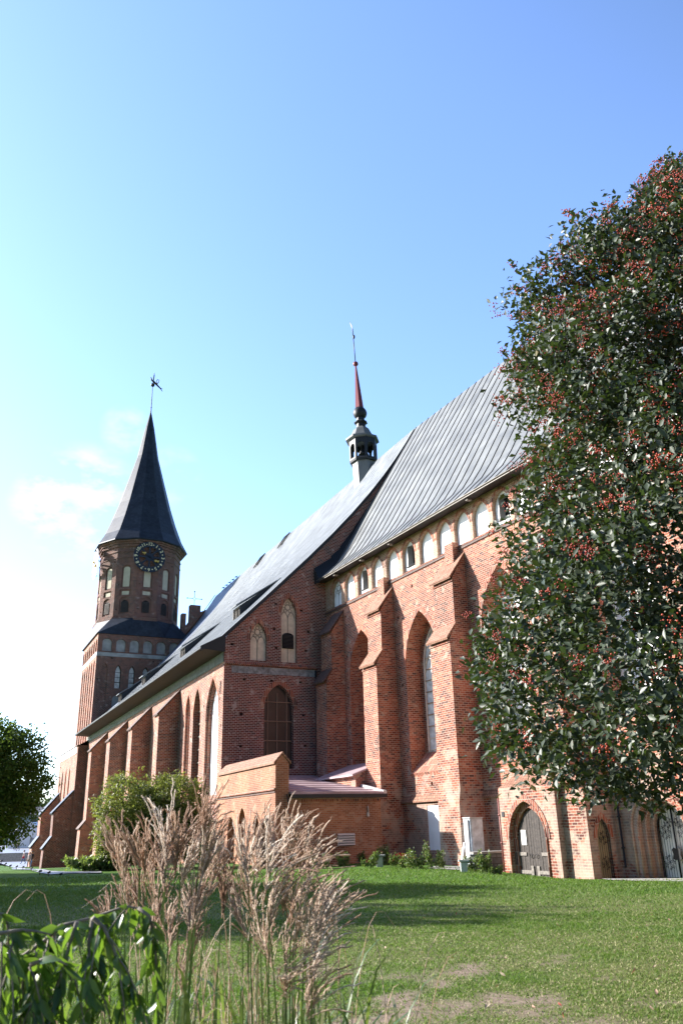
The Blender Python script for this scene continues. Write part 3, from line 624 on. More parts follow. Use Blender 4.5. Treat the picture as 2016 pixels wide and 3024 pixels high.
# choir buttresses, two set-offs with tile caps
BUT = [(-2.38, -.92, -.5), (-8.52, -6.98, -.6), (-15.62, -13.92, -.8), (-22.9, -21.0, -1.0), (-31, -29.4, -1)]
for k, (a, b_, gb) in enumerate(BUT):
    big = 0
    mb = MB(); out = [(0, gb), (1.38 if k == 3 else 1.5, gb), (1.38 if k == 3 else 1.45, 2.6), (1.35+big, 3.1), (1.32, 10.25), (.92, 10.9), (.88, 13.45), (0, 14.75)]
    mb.prism([CH(a, o_, z) for o_, z in out], dc*(b_-a), 'brick_choir'); bu = mb.build('buttress', cath)
    tm = 'dark_tile' if k == 0 else 'tile'
    mb = MB(); mb.prism([CH(a-.07, o_, z) for o_, z in ((.004, 14.78), (1.06, 13.36), (1.1, 13.46), (.004, 14.92))], dc*(b_-a+.14), tm); mb.box(CH, a-.03, b_+.03, .6, .94, 13.24, 13.31, 'brick_header'); mb.build('tile_cap', bu); mb = MB()
    mb.prism([CH(a-.07, o_, z) for o_, z in ((.9, 10.95), (1.5, 10.16), (1.54, 10.26), (.9, 11.1))], dc*(b_-a+.14), tm)
    mb.box(CH, a-.03, b_+.03, 1.0, 1.37, 10.03, 10.10, 'brick_header'); mb.build('tile_cap', bu)
    if 1 <= k <= 3:
        mb = MB(); c = (a+b_)/2+.1; mb.box(CH, c-.55, c+.2, .003, .4, 14.3, 15.55, 'brick_choir'); mb.build('pier_stub', bu)
# choir roof
mb = MB(); e0, e1 = -.02, -33
ncol = 42
for (o0, z0), (o1, z1) in zip(CP, CP[1:]):
    for k in range(ncol):
        a, b_ = e0+(e1-e0)*k/ncol, e0+(e1-e0)*(k+1)/ncol
        a1 = a+.55*max(0, (z0-17.4))/13.6*0; mb.face([CH(a, o0, z0), CH(b_, o0, z0), CH(b_, o1, z1), CH(a, o1, z1)], 'lead_roof')
        mb.face([CH(a, -16-o0, z0), CH(b_, -16-o0, z0), CH(b_, -16-o1, z1), CH(a, -16-o1, z1)], 'lead_roof')
mb.face([CH(.35, -8, 31.0), CH(10, -8.2, 30.9), CH(8, -3.4, 23.4), CH(.35, -3.4, 23.45)], 'lead_roof') if 0 else None
for k in range(46):
    s = e0-.72-k*.86
    for (o0, z0), (o1, z1) in zip(CP, CP[1:]):
        nv = Vector((0, 0, 0)) + oc*(z1-z0) + Z*(o0-o1); nv.normalize()
        for dsx in (0,):
            P, Q = CH(s, o0, z0), CH(s, o1, z1); H = nv*.036
            mb.face([P, Q, Q+H, P+H], 'seam_metal'); mb.face([P+dc*.05, Q+dc*.05, Q+dc*.05+H, P+dc*.05+H], 'seam_metal'); mb.face([P+H, Q+H, Q+H+dc*.05, P+H+dc*.05], 'seam_metal')
choir_roof = mb.build('choir_roof', cath)
mb = MB(); mb.wall(CH(-32.9, 0, 0), oc, -dc, [(-16, -1.2), (0, -1.2), (0, 17.6), (.35, 17.75), (-.5, 18.5), (-1.2, 19.4), (-8, 30.7), (-14.8, 19.4), (-15.5, 18.5), (-16.35, 17.75), (-16, 17.6)], [(arch(c, 2.6, 4.5, 10.5, 13.2), .8) for c in (-4, -8, -12)], 'brick_choir', 'brick_choir')
for c in (-4, -8, -12): panel(mb, CH(-32.9, 0, 0), oc, -dc, arch(c, 2.6, 4.5, 10.5, 13.2), .79, 'dull_glass')
mb.face([CH(-33, -16, -1.2), CH(1, -16, -1.2), CH(1, -16, 17.7), CH(-33, -16, 17.7)], 'brick_choir'); mb.build('east_wall', cath)
mb = MB(); mb.face([CH(e0, .8, 17.45), CH(e1, .8, 17.45), CH(e1, .82, 17.3), CH(e0, .82, 17.3)], 'gutter'); mb.tube([CH(e0, .84, 17.4), CH(e1, .84, 17.4)], .045, 6, 'gutter')
mb.face([CH(e0, .8, 17.29), CH(e1, .8, 17.29), CH(e1, .0, 17.42), CH(e0, .0, 17.42)], 'soffit_wood'); mb.build('eave_soffit', cath)
mb = MB()                                                          # upright flashing where the choir roof meets the gable
FL = [(.82, 17.44), (-.5, 18.72), (-1.2, 19.72), (-2.4, 21.7), (-3.4, 23.4)]
for i, ((o0, z0), (o1, z1)) in enumerate(zip(FL, FL[1:])):
    h0, h1 = (1-i/4), (1-(i+1)/4)
    mb.face([CH(-.68*(.35+.65*h0), o0, z0+.02), CH(-.68*(.35+.65*h1), o1, z1+.02), CH(-.03, o1-.15*h1, z1+.15+.75*h1), CH(-.03, o0+.1*h0, z0+.15+.75*h0)], 'dark_metal')
mb.face([CH(-.68, .84, 17.2), CH(-.68, .84, 17.48), CH(-.03, .93, 18.3), CH(-.03, .9, 17.2)], 'dark_metal')
mb.build('flashing_board', cath)
# small floodlight brackets under the choir eave
for s in (-2.5, -9.4, -17.1, -6):
    mb = MB(); mb.box(CH, s-.08, s+.08, .4, .7, 17.18, 17.26, 'worn_wood'); mb.build('eave_lamp', cath)
# downpipes
for s, o0, top, ob in ((-18.75, 1.6, 2.9, -.8), (-18.86, 1.78, 2.6, -.8), (-23.95, .15, 3.6, .1)):
    mb = MB(); mb.tube([CH(s, o0, top), CH(s, o0, ob)] + ([CH(s-.15, o0+.15, ob-.12)] if ob > -.5 else []), .042, 7, 'pipe_red' if s > -20 else 'dark_metal')
    for z in np.arange(ob+.5, top, 1.1): mb.tube([CH(s, o0, z), CH(s, o0, z+.06)], .075, 7, 'pipe_red' if s > -20 else 'dark_metal')
    mb.build('downpipe', cath)
# projecting door bay with plank doors
DP, DC_, SG = 1.5, -20.55, -23.64
mb = MB(); Ad = arch(DC_, 2.25, -1.2, 1.0, 2.45)
mb.wall(CH(0, DP, 0), dc, oc, [(SG, -1.2), (-22.36, -1.2), (-22.36, 3.0), (SG, 3.0)], [], 'brick_choir')
mb.wall(CH(0, DP+.3, 0), dc, oc, [(-22.36, -1.2), (-18.93, -1.2), (-18.93, 3.0), (-22.36, 3.0)], [(Ad, .5)], 'brick_choir', 'brick_choir')
mb.face([CH(-22.36, DP+.3, -1.2), CH(-22.36, DP, -1.2), CH(-22.36, DP, 3), CH(-22.36, DP+.3, 3)], 'brick_choir')
mb.face([CH(-18.93, DP+.3, -1.2), CH(-18.93, 0.004, -1.2), CH(-18.93, .004, 3), CH(-18.93, DP+.3, 3)], 'brick_choir')
mb.wall(CH(SG, 0, 0), oc, -dc, rect(.0, DP, -1.2, 3.0), [(arch(.76, .68, -1, .95, 1.70), .22)], 'brick_choir', 'brick_choir')
mb.face([CH(SG, DP+.3, 3.0), CH(-18.93, DP+.3, 3.0), CH(-18.93, .004, 4.0), CH(SG, .004, 4.0)], 'tile')
mb.face([CH(SG, DP, 3.0), CH(SG, .004, 3.0), CH(SG, .004, 4.0)], 'brick_choir')
mb.build('door_bay', cath)
mb = MB(); archring(mb, CH(SG, 0, 0), oc, -dc, .76, .68, -1, .95, 1.70, .18, 'brick_header', .02); mb.build('gate_arch', cath)
mb = MB(); mb.box(CH, -19.2, -19.05, DP+.3, DP+.33, 1.85, 2.05, 'dark_metal'); mb.build('wall_lamp', cath)
mb = MB(); O = CH(0, DP+.3, 0); archring(mb, O, dc, oc, DC_, 2.25, -1.2, 1.0, 2.45, .2, 'brick_header', .03)
O2 = CH(0, DP+.13, 0); a = arch(DC_, 1.84, -1.2, .95, 2.18); b2 = arch(DC_, 2.25, -1.2, 1.0, 2.45)
for j in range(1, len(a)): k2 = (j+1) % len(a); mb.face([O2+dc*p[0]+Z*p[1] for p in (a[j], a[k2], b2[k2], b2[j])], 'brick_header'); mb.face([O2+dc*a[j][0]+Z*a[j][1], O2+dc*a[k2][0]+Z*a[k2][1], O2+dc*a[k2][0]+Z*a[k2][1]-oc*.4, O2+dc*a[j][0]+Z*a[j][1]-oc*.4], 'brick_header')
mb.tube([O+dc*p[0]+Z*p[1]+oc*.02 for p in Ad[1:]+Ad[:1]], .045, 6, 'brick_header')
mb.build('door_arch', cath)
def leafdoor(c, w, z0, zs, zt, F, U, Nn, side, mat):               # half of a pointed double door made of planks
    A = arch(0, w, z0, zs, zt, 10); mb = MB(); n = 6; hw = w/2
    def top(x):
        x = abs(x); h = zt-zs; R = (hw*hw+h*h)/(2*hw); cc_ = hw-R
        return zs+math.sqrt(max(0, R*R-(x-cc_)**2))
    for k in range(n):
        x0, x1 = hw*k/n+.008, hw*(k+1)/n-.008; x0 *= side; x1 *= side
        d = .02*((k*7) % 3)/3
        q = [F+U*(c+x)+Z*z+Nn*d for x, z in ((x0, z0), (x1, z0), (x1, top(x1)), (x0, top(x0)))]; mb.prism(q, Nn*.05, mat)
    return mb.build('door', cath)
FD = CH(0, DP-.02, 0)
for side in (-1, 1):
    d_ = leafdoor(DC_, 1.8, -1.2, .9, 2.14, FD, dc, oc, side, 'door_wood')
    mb = MB()
    for z, x0, x1 in ((.35, .45, .95), (-.32, .2, .95)):
        mb.prism([FD+dc*(DC_+side*x)+Z*zz+oc*.075 for x, zz in ((x0, z), (x1, z), (x1, z+.13), (x0, z+.13))], oc*.02, 'worn_wood')
    mb.prism([FD+dc*(DC_+side*x)+Z*zz+oc*.078 for x, zz in ((.1, -.5), (.25, -.5), (.25, -.02), (.1, -.02))], oc*.02, 'worn_wood'); mb.build('hinge_plate', d_)
    mb = MB(); ctr = FD+dc*(DC_+side*.16)+Z*.35+oc*.1
    mb.tube([ctr+dc*(.07*math.cos(a_))+Z*(.07*math.sin(a_)) for a_ in np.linspace(0, 6.28, 13)], .012, 4, 'iron'); mb.build('door_ring', d_)
    if side == 1:
        mb = MB(); mb.prism([FD+dc*(DC_+x)+Z*zz+oc*.085 for x, zz in ((.38, .75), (.68, .75), (.68, 1.32), (.38, 1.32))], oc*.01, 'paper'); mb.build('paper_notice', d_)
# portal with stepped orders and wrought iron gate
mb = MB(); orders = [(2.5, 2.5, 0), (2.2, 2.38, .26), (1.9, 2.25, .52), (1.6, 2.13, .78)]
for (w0, t0, d0), (w1, t1, d1) in zip(orders, orders[1:]):
    a = arch(-25.7, w1, -1, 1.25, t1, 8); b2 = arch(-25.7, w0, -1, 1.3, t0, 8); P = lambda p, q: CH(p[0], -q, p[1])
    for j in range(1, len(a)): k2 = (j+1) % len(a); mb.face([P(a[j], d0+.02), P(a[k2], d0+.02), P(b2[k2], d0+.02), P(b2[j], d0+.02)], 'brick_choir'); mb.face([P(a[j], d0+.02), P(a[k2], d0+.02), P(a[k2], d1+.02), P(a[j], d1+.02)], 'brick_choir')
    mb.tube([P(p, d0+.05) for p in a[1:]+a[:1]], .05, 6, 'brick_choir')
mb.tube([CH(p[0], .03, p[1]) for p in arch(-25.7, 2.62, -1, 1.3, 2.58, 8)[1:]+[arch(-25.7, 2.62, -1, 1.3, 2.58, 8)[0]]], .06, 6, 'brick_choir')
mb.build('portal_arch', cath)
def scroll(mb, F, U, Nn, cx, cz, r, d):
    for k in range(8):
        an = math.pi/4*k; ex, ez = math.cos(an), math.sin(an); px, pz = -ez, ex; pts = []
        for tt in np.linspace(0, 1, 9):
            rr_ = r*.9*tt; off = r*.30*math.sin(tt*math.pi)*(1 if k % 2 else -1); pts.append((cx+ex*rr_+px*off, cz+ez*rr_+pz*off))
        for tt in np.linspace(.6, 5.2, 8): pts.append((cx+ex*r*.82+px*0+r*.15*math.cos(an+tt), cz+ez*r*.82+r*.15*math.sin(an+tt)))
        mb.tube([F+U*p[0]+Z*p[1]+Nn*d for p in pts], .009, 3, 'iron', cap=False)
def gate(F, U, Nn, c, w, z0, zs, zt, back, zsc, dbl):
    mb = MB(); panel(mb, F, U, Nn, arch(c, w, z0, zs, zt), .12, back); dr = mb.build('door', cath)
    mb = MB(); hw = w/2; h = zt-zs; R = (hw*hw+h*h)/(2*hw)
    nb = max(6, int(w/.115))
    for k in range(nb+1):
        x = -hw+.02+k*(w-.04)/nb; top_ = zs+math.sqrt(max(0, R*R-(abs(x)-(hw-R))**2)); mb.tube([F+U*(c+x)+Z*z0, F+U*(c+x)+Z*(top_-.02)], .008, 4, 'iron', cap=False)
    strip2d(mb, F, U, Nn, arch(c, w-.03, z0, zs, zt-.02)+[arch(c, w-.03, z0, zs, zt-.02)[0]], .016, 0, 'iron')
    if dbl:
        mb.tube([F+U*c+Z*z0+Nn*.02, F+U*c+Z*(zt-.03)+Nn*.02], .03, 5, 'iron')
        mb.prism([F+U*(c+x)+Z*z+Nn*.04 for x, z in ((-.2, .55), (-.12, .62), (0, .58), (.12, .62), (.2, .55), (.15, .4), (.2, .25), (.1, .2), (-.1, .2), (-.2, .25), (-.15, .4))], Nn*.03, 'iron')
        for q in (-.27, .27):
            scroll(mb, F, U, Nn, c+q*w*.95, zsc[1], .27, .02); scroll(mb, F, U, Nn, c+q*w*.95, zsc[0], .27, .02); scroll(mb, F, U, Nn, c+q*w*.55, zt-.62, .2, .02)
    else:
        for z in zsc: scroll(mb, F, U, Nn, c, z, .26, .02)
    mb.build('wrought_gate', dr)
gate(CH(0, -.72, 0), dc, oc, -25.7, 1.56, -.4, 1.2, 2.1, 'door_pale', (.12, 1.15), True)
gate(CH(SG+.04, 0, 0), oc, -dc, .76, .66, -.75, .95, 1.69, 'door_tan', (.12, 1.0), False)
# ---- clock tower
TS0, TS1, TT0, TT1 = 51.95, 63.4, .15, 11.45
TC = NV((TS0+TS1)/2, -(TT0+TT1)/2, 0)
mb = MB()
eastO = NV(TS0, 0, 0); southO = NV(0, -TT0, 0)
E_row = [1.30+1.66*k for k in range(6)]
EH = [(arch(c, 1.15, 22.45, 23.5, 24.05, 6, False), .25) for c in E_row if c < 10.7]
EWIN = [(2.87, .74, 18.0, 20.0, 20.85), (4.53, .74, 18.0, 20.0, 20.8), (6.2, .74, 18.0, 20.0, 20.75), (7.9, .74, 18, 20, 20.75)]
EH += [(arch(c, w, z0, zs, zt), .35) for c, w, z0, zs, zt in EWIN] + [(arch(1.2, .8, 16.2, 20.2, 21.0), .16), (arch(2.8, .85, 15.6, 16.6, 17.15), .15), (arch(4.5, .85, 15.6, 16.6, 17.15), .15)]
EH += [(rect(t-.08, t+.08, z-.08, z+.08), .2) for t, z in ((5.4, 21.6), (7.1, 21.5), (2.0, 21.6), (3.7, 17.5), (.5, 19), (5.4, 19.3))]
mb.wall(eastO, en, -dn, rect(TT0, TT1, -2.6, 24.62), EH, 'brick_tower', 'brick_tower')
SH = [(arch(52.85+1.62*k, 1.15, 22.45, 23.5, 24.05, 6, False), .25) for k in range(7)]
SL = [53.3+1.72*k for k in range(6)]
SH += [(arch(c, .95, 11.9, 20.9, 21.6, 6, True), .42) for c in SL]
mb.wall(southO, dn, on, rect(TS0, TS1, -2.6, 24.62), SH, 'brick_nave', 'brick_nave')
mb.face([NV(TS1, -TT0, -2.6), NV(TS1, -TT1, -2.6), NV(TS1, -TT1, 24.6), NV(TS1, -TT0, 24.6)], 'brick_tower'); mb.face([NV(TS0, -TT1, -2.6), NV(TS1, -TT1, -2.6), NV(TS1, -TT1, 24.6), NV(TS0, -TT1, 24.6)], 'brick_tower')
tower = mb.build('tower', cath)
mb = MB(); mb.box(NV, TS0-.05, TS0-.003, -TT1, -TT0+.05, 21.82, 22.28, 'grey_plaster'); mb.box(NV, TS0-.05, TS1, -TT0+.003, -TT0+.05, 21.82, 22.28, 'white_plaster'); mb.build('plaster_band', tower)
for c in E_row:
    if c < 10.7: mb = MB(); panel(mb, eastO, en, -dn, arch(c, 1.15, 22.45, 23.5, 24.05, 6, False), .23, 'grey_plaster'); mb.build('blind_arch', tower)
for k in range(7): mb = MB(); panel(mb, southO, dn, on, arch(52.85+1.62*k, 1.15, 22.45, 23.5, 24.05, 6, False), .23, 'cream_plaster'); mb.build('blind_arch', tower)
for c in SL: mb = MB(); panel(mb, southO, dn, on, arch(c, .95, 11.9, 20.9, 21.6), .40, 'brick_tower'); mb.build('pilaster_recess', tower)
for c, w, z0, zs, zt in EWIN:
    mb = MB(); panel(mb, eastO, en, -dn, arch(c, w, z0, zs, zt), .33, 'pale_glass'); strip2d(mb, eastO, en, -dn, arch(c, w-.06, z0, zs, zt-.05)[1:]+[arch(c, w-.06, z0, zs, zt-.05)[0]], .06, .3, 'dark')
    for z in (18.75, 19.35, 19.95): strip2d(mb, eastO, en, -dn, [(c-w/2, z), (c+w/2, z)], .05 if z < 19 else .03, .3, 'dark')
    for z in (18.4, 19.05, 19.65): strip2d(mb, eastO, en, -dn, [(c-.12, z), (c, z+.17), (c+.12, z), (c, z-.17), (c-.12, z)], .015, .3, 'tracery_paint', 3)
    archring(mb, eastO, en, -dn, c, w, z0, zs, zt, .3, 'brick_tower', .03); mb.build('window', tower)
mb = MB(); panel(mb, eastO, en, -dn, arch(1.2, .8, 16.2, 20.2, 21.0), .15, 'brick_tower'); archring(mb, eastO, en, -dn, 1.2, .8, 16.2, 20.2, 21, .3, 'brick_tower', .03); mb.build('blind_arch', tower)
for c in (2.8, 4.5): mb = MB(); panel(mb, eastO, en, -dn, arch(c, .85, 15.6, 16.6, 17.15), .14, 'grey_plaster'); mb.build('blind_arch', tower)
# lower stage (thicker), plaster band, lancets
mb = MB(); LO = 1.15
LL = [(56.3, 1.2, 1.5, 7.6, 9.2), (59.3, 1.2, 1.5, 7.6, 9.2), (62.3, 1.2, 1.5, 7.6, 9.2), (64.6, .6, 1.5, 7.6, 8.8)]
mb.wall(NV(0, LO, 0), dn, on, rect(51.2, 66.2, -3, 11.2), [(arch(*l), .6) for l in LL], 'brick_nave', 'brick_nave')
mb.face([NV(51.2, LO, -3), NV(51.2, -.05, -3), NV(51.2, -.05, 11.2), NV(51.2, LO, 11.2)], 'brick_tower'); mb.face([NV(66.2, LO, -3), NV(66.2, -8, -3), NV(66.2, -8, 11.2), NV(66.2, LO, 11.2)], 'brick_nave')
mb.face([NV(51.2, LO, 11.2), NV(66.2, LO, 11.2), NV(66.2, -.2, 11.95), NV(51.2, -.2, 11.95)], 'tile'); mb.face([NV(66.2, LO, 11.2), NV(66.2, -8, 11.2), NV(66.2, -8, 11.9), NV(66.2, -.2, 11.95)], 'brick_nave')
mb.build('lower_stage', tower)
mb = MB(); mb.box(NV, 51.9, 66.25, LO+.003, LO+.06, 10.35, 11.1, 'white_plaster'); mb.box(NV, 51.1, 66.3, LO+.003, LO+.14, 11.12, 11.22, 'dark_tile'); mb.build('plaster_band', tower)
for l in LL: mb = MB(); panel(mb, NV(0, LO, 0), dn, on, arch(*l), .58, 'white_plaster' if l[0] < 60 else 'dull_glass'); mb.build('lancet', tower)
for s0, s1, top, dz, mt in ((51.4, 53.2, 7.4, 0, 'brick_tower'), (63.4, 66.0, 7.7, .05, 'brick_nave')):   # raking tower buttresses
    mb = MB(); pr = [(LO-.02, -3), (3.9, -3), (3.8, .2), (3.1, 1.3), (3.12, 3.85), (.3 if 0 else LO, 6.2), (LO-.02, 6.3)]
    pr = [(0, -3), (3.9, -3), (3.8, .2+dz), (3.08, 1.3+dz), (3.12, 3.85+dz), (0, top)]
    mb.prism([NV(s0, o_, z) for o_, z in pr], dn*(s1-s0), mt); bu = mb.build('buttress', cath)
    mb = MB(); mb.prism([NV(s0-.1, o_, z) for o_, z in ((0, top+.04), (3.28, 3.76+dz), (3.34, 3.9+dz), (0, top+.22))], dn*(s1-s0+.2), 'slate_roof'); mb.build('tile_cap', bu); mb = MB(); mb.prism([NV(s0-.1, o_, z) for o_, z in ((3.05, 1.38+dz), (3.95, .12+dz), (4.0, .24+dz), (3.05, 1.56+dz))], dn*(s1-s0+.2), 'slate_roof'); mb.build('tile_cap', bu)
    mb = MB(); mb.box(NV, s0-.02, s0-.003, 1.3, 1.36, -1.2, -.5, 'flashing') if s0 < 60 else mb.box(NV, s0-.02, s0-.003, 2.3, 2.36, -1.2, -.5, 'flashing'); mb.build('gauge_marker', bu)
# skirt roof, twelve-sided drum
aE = math.atan2(-dn.y, -dn.x)                                      # azimuth of the east normal
def tw(k, r, z): a = aE + rad(15+30*k); return TC + Vector((math.cos(a), math.sin(a), 0))*r + Z*z
mb = MB(); hwid = (TT1-TT0)/2+.22
sq = []
for side in range(4):
    a = aE+side*math.pi/2; n_ = Vector((math.cos(a), math.sin(a), 0)); u_ = Vector((-math.sin(a), math.cos(a), 0))
    for q in (-1, -.42, .42): sq.append(TC + n_*hwid + u_*hwid*q + Z*24.58)
top = [tw(k-2, 5.5, 27.05) for k in range(12)]
for i in range(12):
    j = (i+1) % 12; mb.face([sq[i], sq[j], top[j], top[i]], 'slate_roof')
mb.face(sq[::-1], 'soffit_wood'); mb.build('skirt_roof', tower)
mb = MB(); RD = lambda z: 5.42-.018*(z-27)
FW = 2*5.3*math.sin(rad(15)); DH = []
for k in range(12):
    a = aE+rad(30*k); n_ = Vector((math.cos(a), math.sin(a), 0)); u_ = Vector((-math.sin(a), math.cos(a), 0)); O = TC + n_*(5.33*math.cos(rad(15)))
    clock = k in (0, 9, 3, 6); hw = 5.33*math.sin(rad(15))
    zt = 33.4 if clock else 33.9
    hs = [(arch(0, 1.36, 27.55, 29.35, 29.85, 5, False), .14), (rect(-.75, .75, 29.98, 30.78), .14), (arch(0, 1.25, 31.05, zt-.25, zt+.2, 5, False), .16)]
    hs += [(rect(q-.07, q+.07, z-.07, z+.07), .15) for q, z in ((-.95, 31.5), (.95, 34.6), (-1.0, 28.2))]
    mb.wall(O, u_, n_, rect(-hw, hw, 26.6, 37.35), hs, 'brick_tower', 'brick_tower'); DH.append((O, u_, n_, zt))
drum = mb.build('drum', tower)
for z, r, h in ((26.7, 5.6, .35), (27.05, 5.5, .15), (35.05, 5.4, .1), (35.9, 5.42, .12), (36.6, 5.5, .3), (36.95, 5.66, .25), (37.2, 5.85, .2)):
    mb = MB(); mb.ring(TC, [(r, z), (r, z+h)], 12, 'brick_tower', aE+rad(15)); mb.build('drum_cornice', tower)
for k, (O, u_, n_, zt) in enumerate(DH):
    if k in (4, 5, 6, 7): continue
    mb = MB(); panel(mb, O, u_, n_, arch(0, 1.36, 27.55, 29.35, 29.85, 5, False), .13, 'brick_tower'); panel(mb, O, u_, n_, rect(-.75, .75, 29.98, 30.78), .13, 'brick_tower'); panel(mb, O, u_, n_, arch(0, 1.25, 31.05, zt-.25, zt+.2, 5, False), .15, 'brick_tower')
    panel(mb, O, u_, n_, arch(0, .86, 31.2, zt-.35, zt, 5, False), .12, 'beige_plaster'); mb.build('blind_window', tower)
    mb = MB(); panel(mb, O, u_, n_, rect(-.47, .47, 30.12, 30.6), .11, 'beige_plaster'); mb.box(lambda a_, b_, z: O+u_*a_+n_*b_+Z*z, -.62, .62, -.13, .02, 29.95, 30.04, 'brick_tower'); mb.build('blind_panel', tower)
    mb = MB(); panel(mb, O, u_, n_, arch(0, .95, 27.8, 28.95, 29.4, 5, False), .12, 'dark')
    for q in range(9): z = 27.84+q*.155; w_ = .45; mb.face([O+u_*x+n_*y_+Z*z_ for x, y_, z_ in ((-w_, -.1, z+.11), (w_, -.1, z+.11), (w_, -.03, z), (-w_, -.03, z))], 'louver')
    mb.build('louver', tower)
# clock faces
def text_mesh(mb, txt, size, M, mat, d=.02):
    cu = bpy.data.curves.new('numeral', 'FONT'); cu.body = txt; cu.size = size; cu.align_x = 'CENTER'; cu.align_y = 'CENTER'; cu.extrude = d; cu.offset = .004
    ob = bpy.data.objects.new('numeral', cu); COL.objects.link(ob); dg = bpy.context.evaluated_depsgraph_get(); me = ob.evaluated_get(dg).to_mesh()
    for p in me.polygons: mb.face([M @ me.vertices[i].co for i in p.vertices], mat)
    ob.to_mesh_clear(); bpy.data.objects.remove(ob); bpy.data.curves.remove(cu)
for k, face_m, num_m in ((0, 'clock_blue', 'numeral'), (9, 'white_plaster', 'clock_blue')):  # south ring coloured white to stand in for sun glare
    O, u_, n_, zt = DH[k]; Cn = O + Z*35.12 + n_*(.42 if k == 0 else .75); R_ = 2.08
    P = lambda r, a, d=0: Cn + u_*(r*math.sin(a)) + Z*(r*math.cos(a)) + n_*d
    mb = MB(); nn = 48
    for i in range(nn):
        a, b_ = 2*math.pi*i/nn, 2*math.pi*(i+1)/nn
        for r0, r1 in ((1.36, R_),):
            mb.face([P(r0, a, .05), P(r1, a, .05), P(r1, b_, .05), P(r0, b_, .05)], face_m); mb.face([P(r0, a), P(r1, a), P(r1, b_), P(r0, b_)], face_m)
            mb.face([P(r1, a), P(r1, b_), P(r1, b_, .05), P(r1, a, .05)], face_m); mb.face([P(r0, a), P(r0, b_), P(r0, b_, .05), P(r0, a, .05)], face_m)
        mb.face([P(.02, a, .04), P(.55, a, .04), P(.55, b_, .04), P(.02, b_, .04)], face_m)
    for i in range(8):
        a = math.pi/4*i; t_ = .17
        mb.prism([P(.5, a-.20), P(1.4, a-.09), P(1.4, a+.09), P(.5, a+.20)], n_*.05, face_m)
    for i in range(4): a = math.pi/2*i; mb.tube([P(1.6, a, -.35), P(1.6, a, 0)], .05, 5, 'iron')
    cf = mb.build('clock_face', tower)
    mb = MB()
    for h in range(1, 13):
        a = 2*math.pi*h/12; up_ = u_*math.sin(a)+Z*math.cos(a); rt_ = u_*math.cos(a)-Z*math.sin(a); c = P(1.74, a, .075)
        M = Matrix(((rt_.x, up_.x, n_.x, c.x), (rt_.y, up_.y, n_.y, c.y), (rt_.z, up_.z, n_.z, c.z), (0, 0, 0, 1)))
        text_mesh(mb, str(h), .60, M, num_m, .012)
        a += math.pi/12; mb.ring(P(1.72, a, .06), [(.075, 0), (.075, .03)], 8, num_m, ax=(u_, Z, n_))
    mb.build('clock_numerals', tower)
    for a, L, blobs in ((rad(-58), .98, ((.80, .17), (1.02, .11))), (rad(118), 1.45, ((.95, .18), (1.22, .17)))):
        mb = MB(); up_ = u_*math.sin(a)+Z*math.cos(a); rt_ = u_*math.cos(a)-Z*math.sin(a)
        mb.prism([Cn+n_*.12+rt_*x+up_*y for x, y in ((-.08, -.3), (.08, -.3), (.05, L*.8), (0, L+.1), (-.05, L*.8))], n_*.03, 'clock_blue')
        for q, r_ in blobs: mb.sphere(Cn+n_*.15+up_*q+rt_*(.05 if q < 1 else -.06), r_, 'gold', 10, 6, (1, 1, 1))
        for j in range(6): mb.tube([Cn+n_*.17+up_*blobs[0][0], Cn+n_*.17+up_*(blobs[0][0]+.27*math.cos(j*1.05))+rt_*(.27*math.sin(j*1.05))], [.04, .01], 4, 'gold')
        mb.build('clock_hand', tower)
# spire and its vane
mb = MB(); mb.ring(TC, [(5.5, 37.38), (6.2, 37.42), (6.18, 37.55), (5.35, 39.05), (4.45, 41.4), (3.6, 44), (2.5, 48), (1.5, 51.7), (.68, 56.4), (.1, 59.1)], 12, 'slate_roof', aE+rad(15)); mb.build('spire', tower)
mb = MB(); mb.ring(TC, [(.1, 58.9), (.07, 60), (.05, 63.6)], 6, 'iron'); mb.ring(TC, [(.11, 60), (.11, 60.1)], 6, 'iron'); mb.sphere(TC+Z*63.8, .3, 'dark_metal', 10, 8)
V = lambda x, z: TC + en*x + Z*z
mb.tube([V(0, 64), V(.05, 64.6), V(.12, 65.5)], [.05, .1, .09], 6, 'dark_metal')
mb.tube([V(-.35, 65.05), V(-.2, 64.6), V(.15, 64.35), V(.5, 64.05), V(.85, 63.75), V(1.25, 63.4), V(1.5, 63.0)], [.07, .13, .17, .15, .12, .09, .02], 6, 'dark_metal')
mb.tube([V(.55, 64.0), V(.85, 64.5), V(.9, 64.85), V(.65, 64.9), V(.5, 64.5), V(.7, 64.0)], .06, 5, 'dark_metal'); mb.tube([V(1.0, 63.55), V(1.5, 63.5)], [.08, .02], 5, 'dark_metal')
mb.tube([V(.12, 65.4), V(.1, 65.9)], [.1, .03], 5, 'dark_metal'); mb.build('weather_vane', tower)
# ---- ridge turret (fleche), leaning a little towards the tower
FS, FO = 7.65, -8.0
def fc(z): return CH(FS+.085*(z-32.6), FO, z)
def fring(mb, prof, n, m, ph=0, smooth=False):
    rows = [[fc(z)+Vector((math.cos(2*math.pi*k/n+ph), math.sin(2*math.pi*k/n+ph), 0))*r for k in range(n)] for r, z in prof]
    for a, b_ in zip(rows, rows[1:]):
        for k in range(n): j = (k+1) % n; mb.face([a[k], a[j], b_[j], b_[k]], m, smooth)
    mb.face(rows[0][::-1], m); mb.face(rows[-1], m)
fa = math.atan2(-dc.y, -dc.x)+rad(4); fph = fa+rad(22.5)
mb = MB(); fring(mb, [(1.08, 26.5), (1.08, 31.2)], 8, 'lead_roof', fph); flech = mb.build('ridge_turret', cath)
mb = MB(); fring(mb, [(1.28, 31.2), (1.33, 31.36), (1.18, 31.5)], 8, 'dark_metal', fph); mb.build('ledge', flech)
mb = MB()
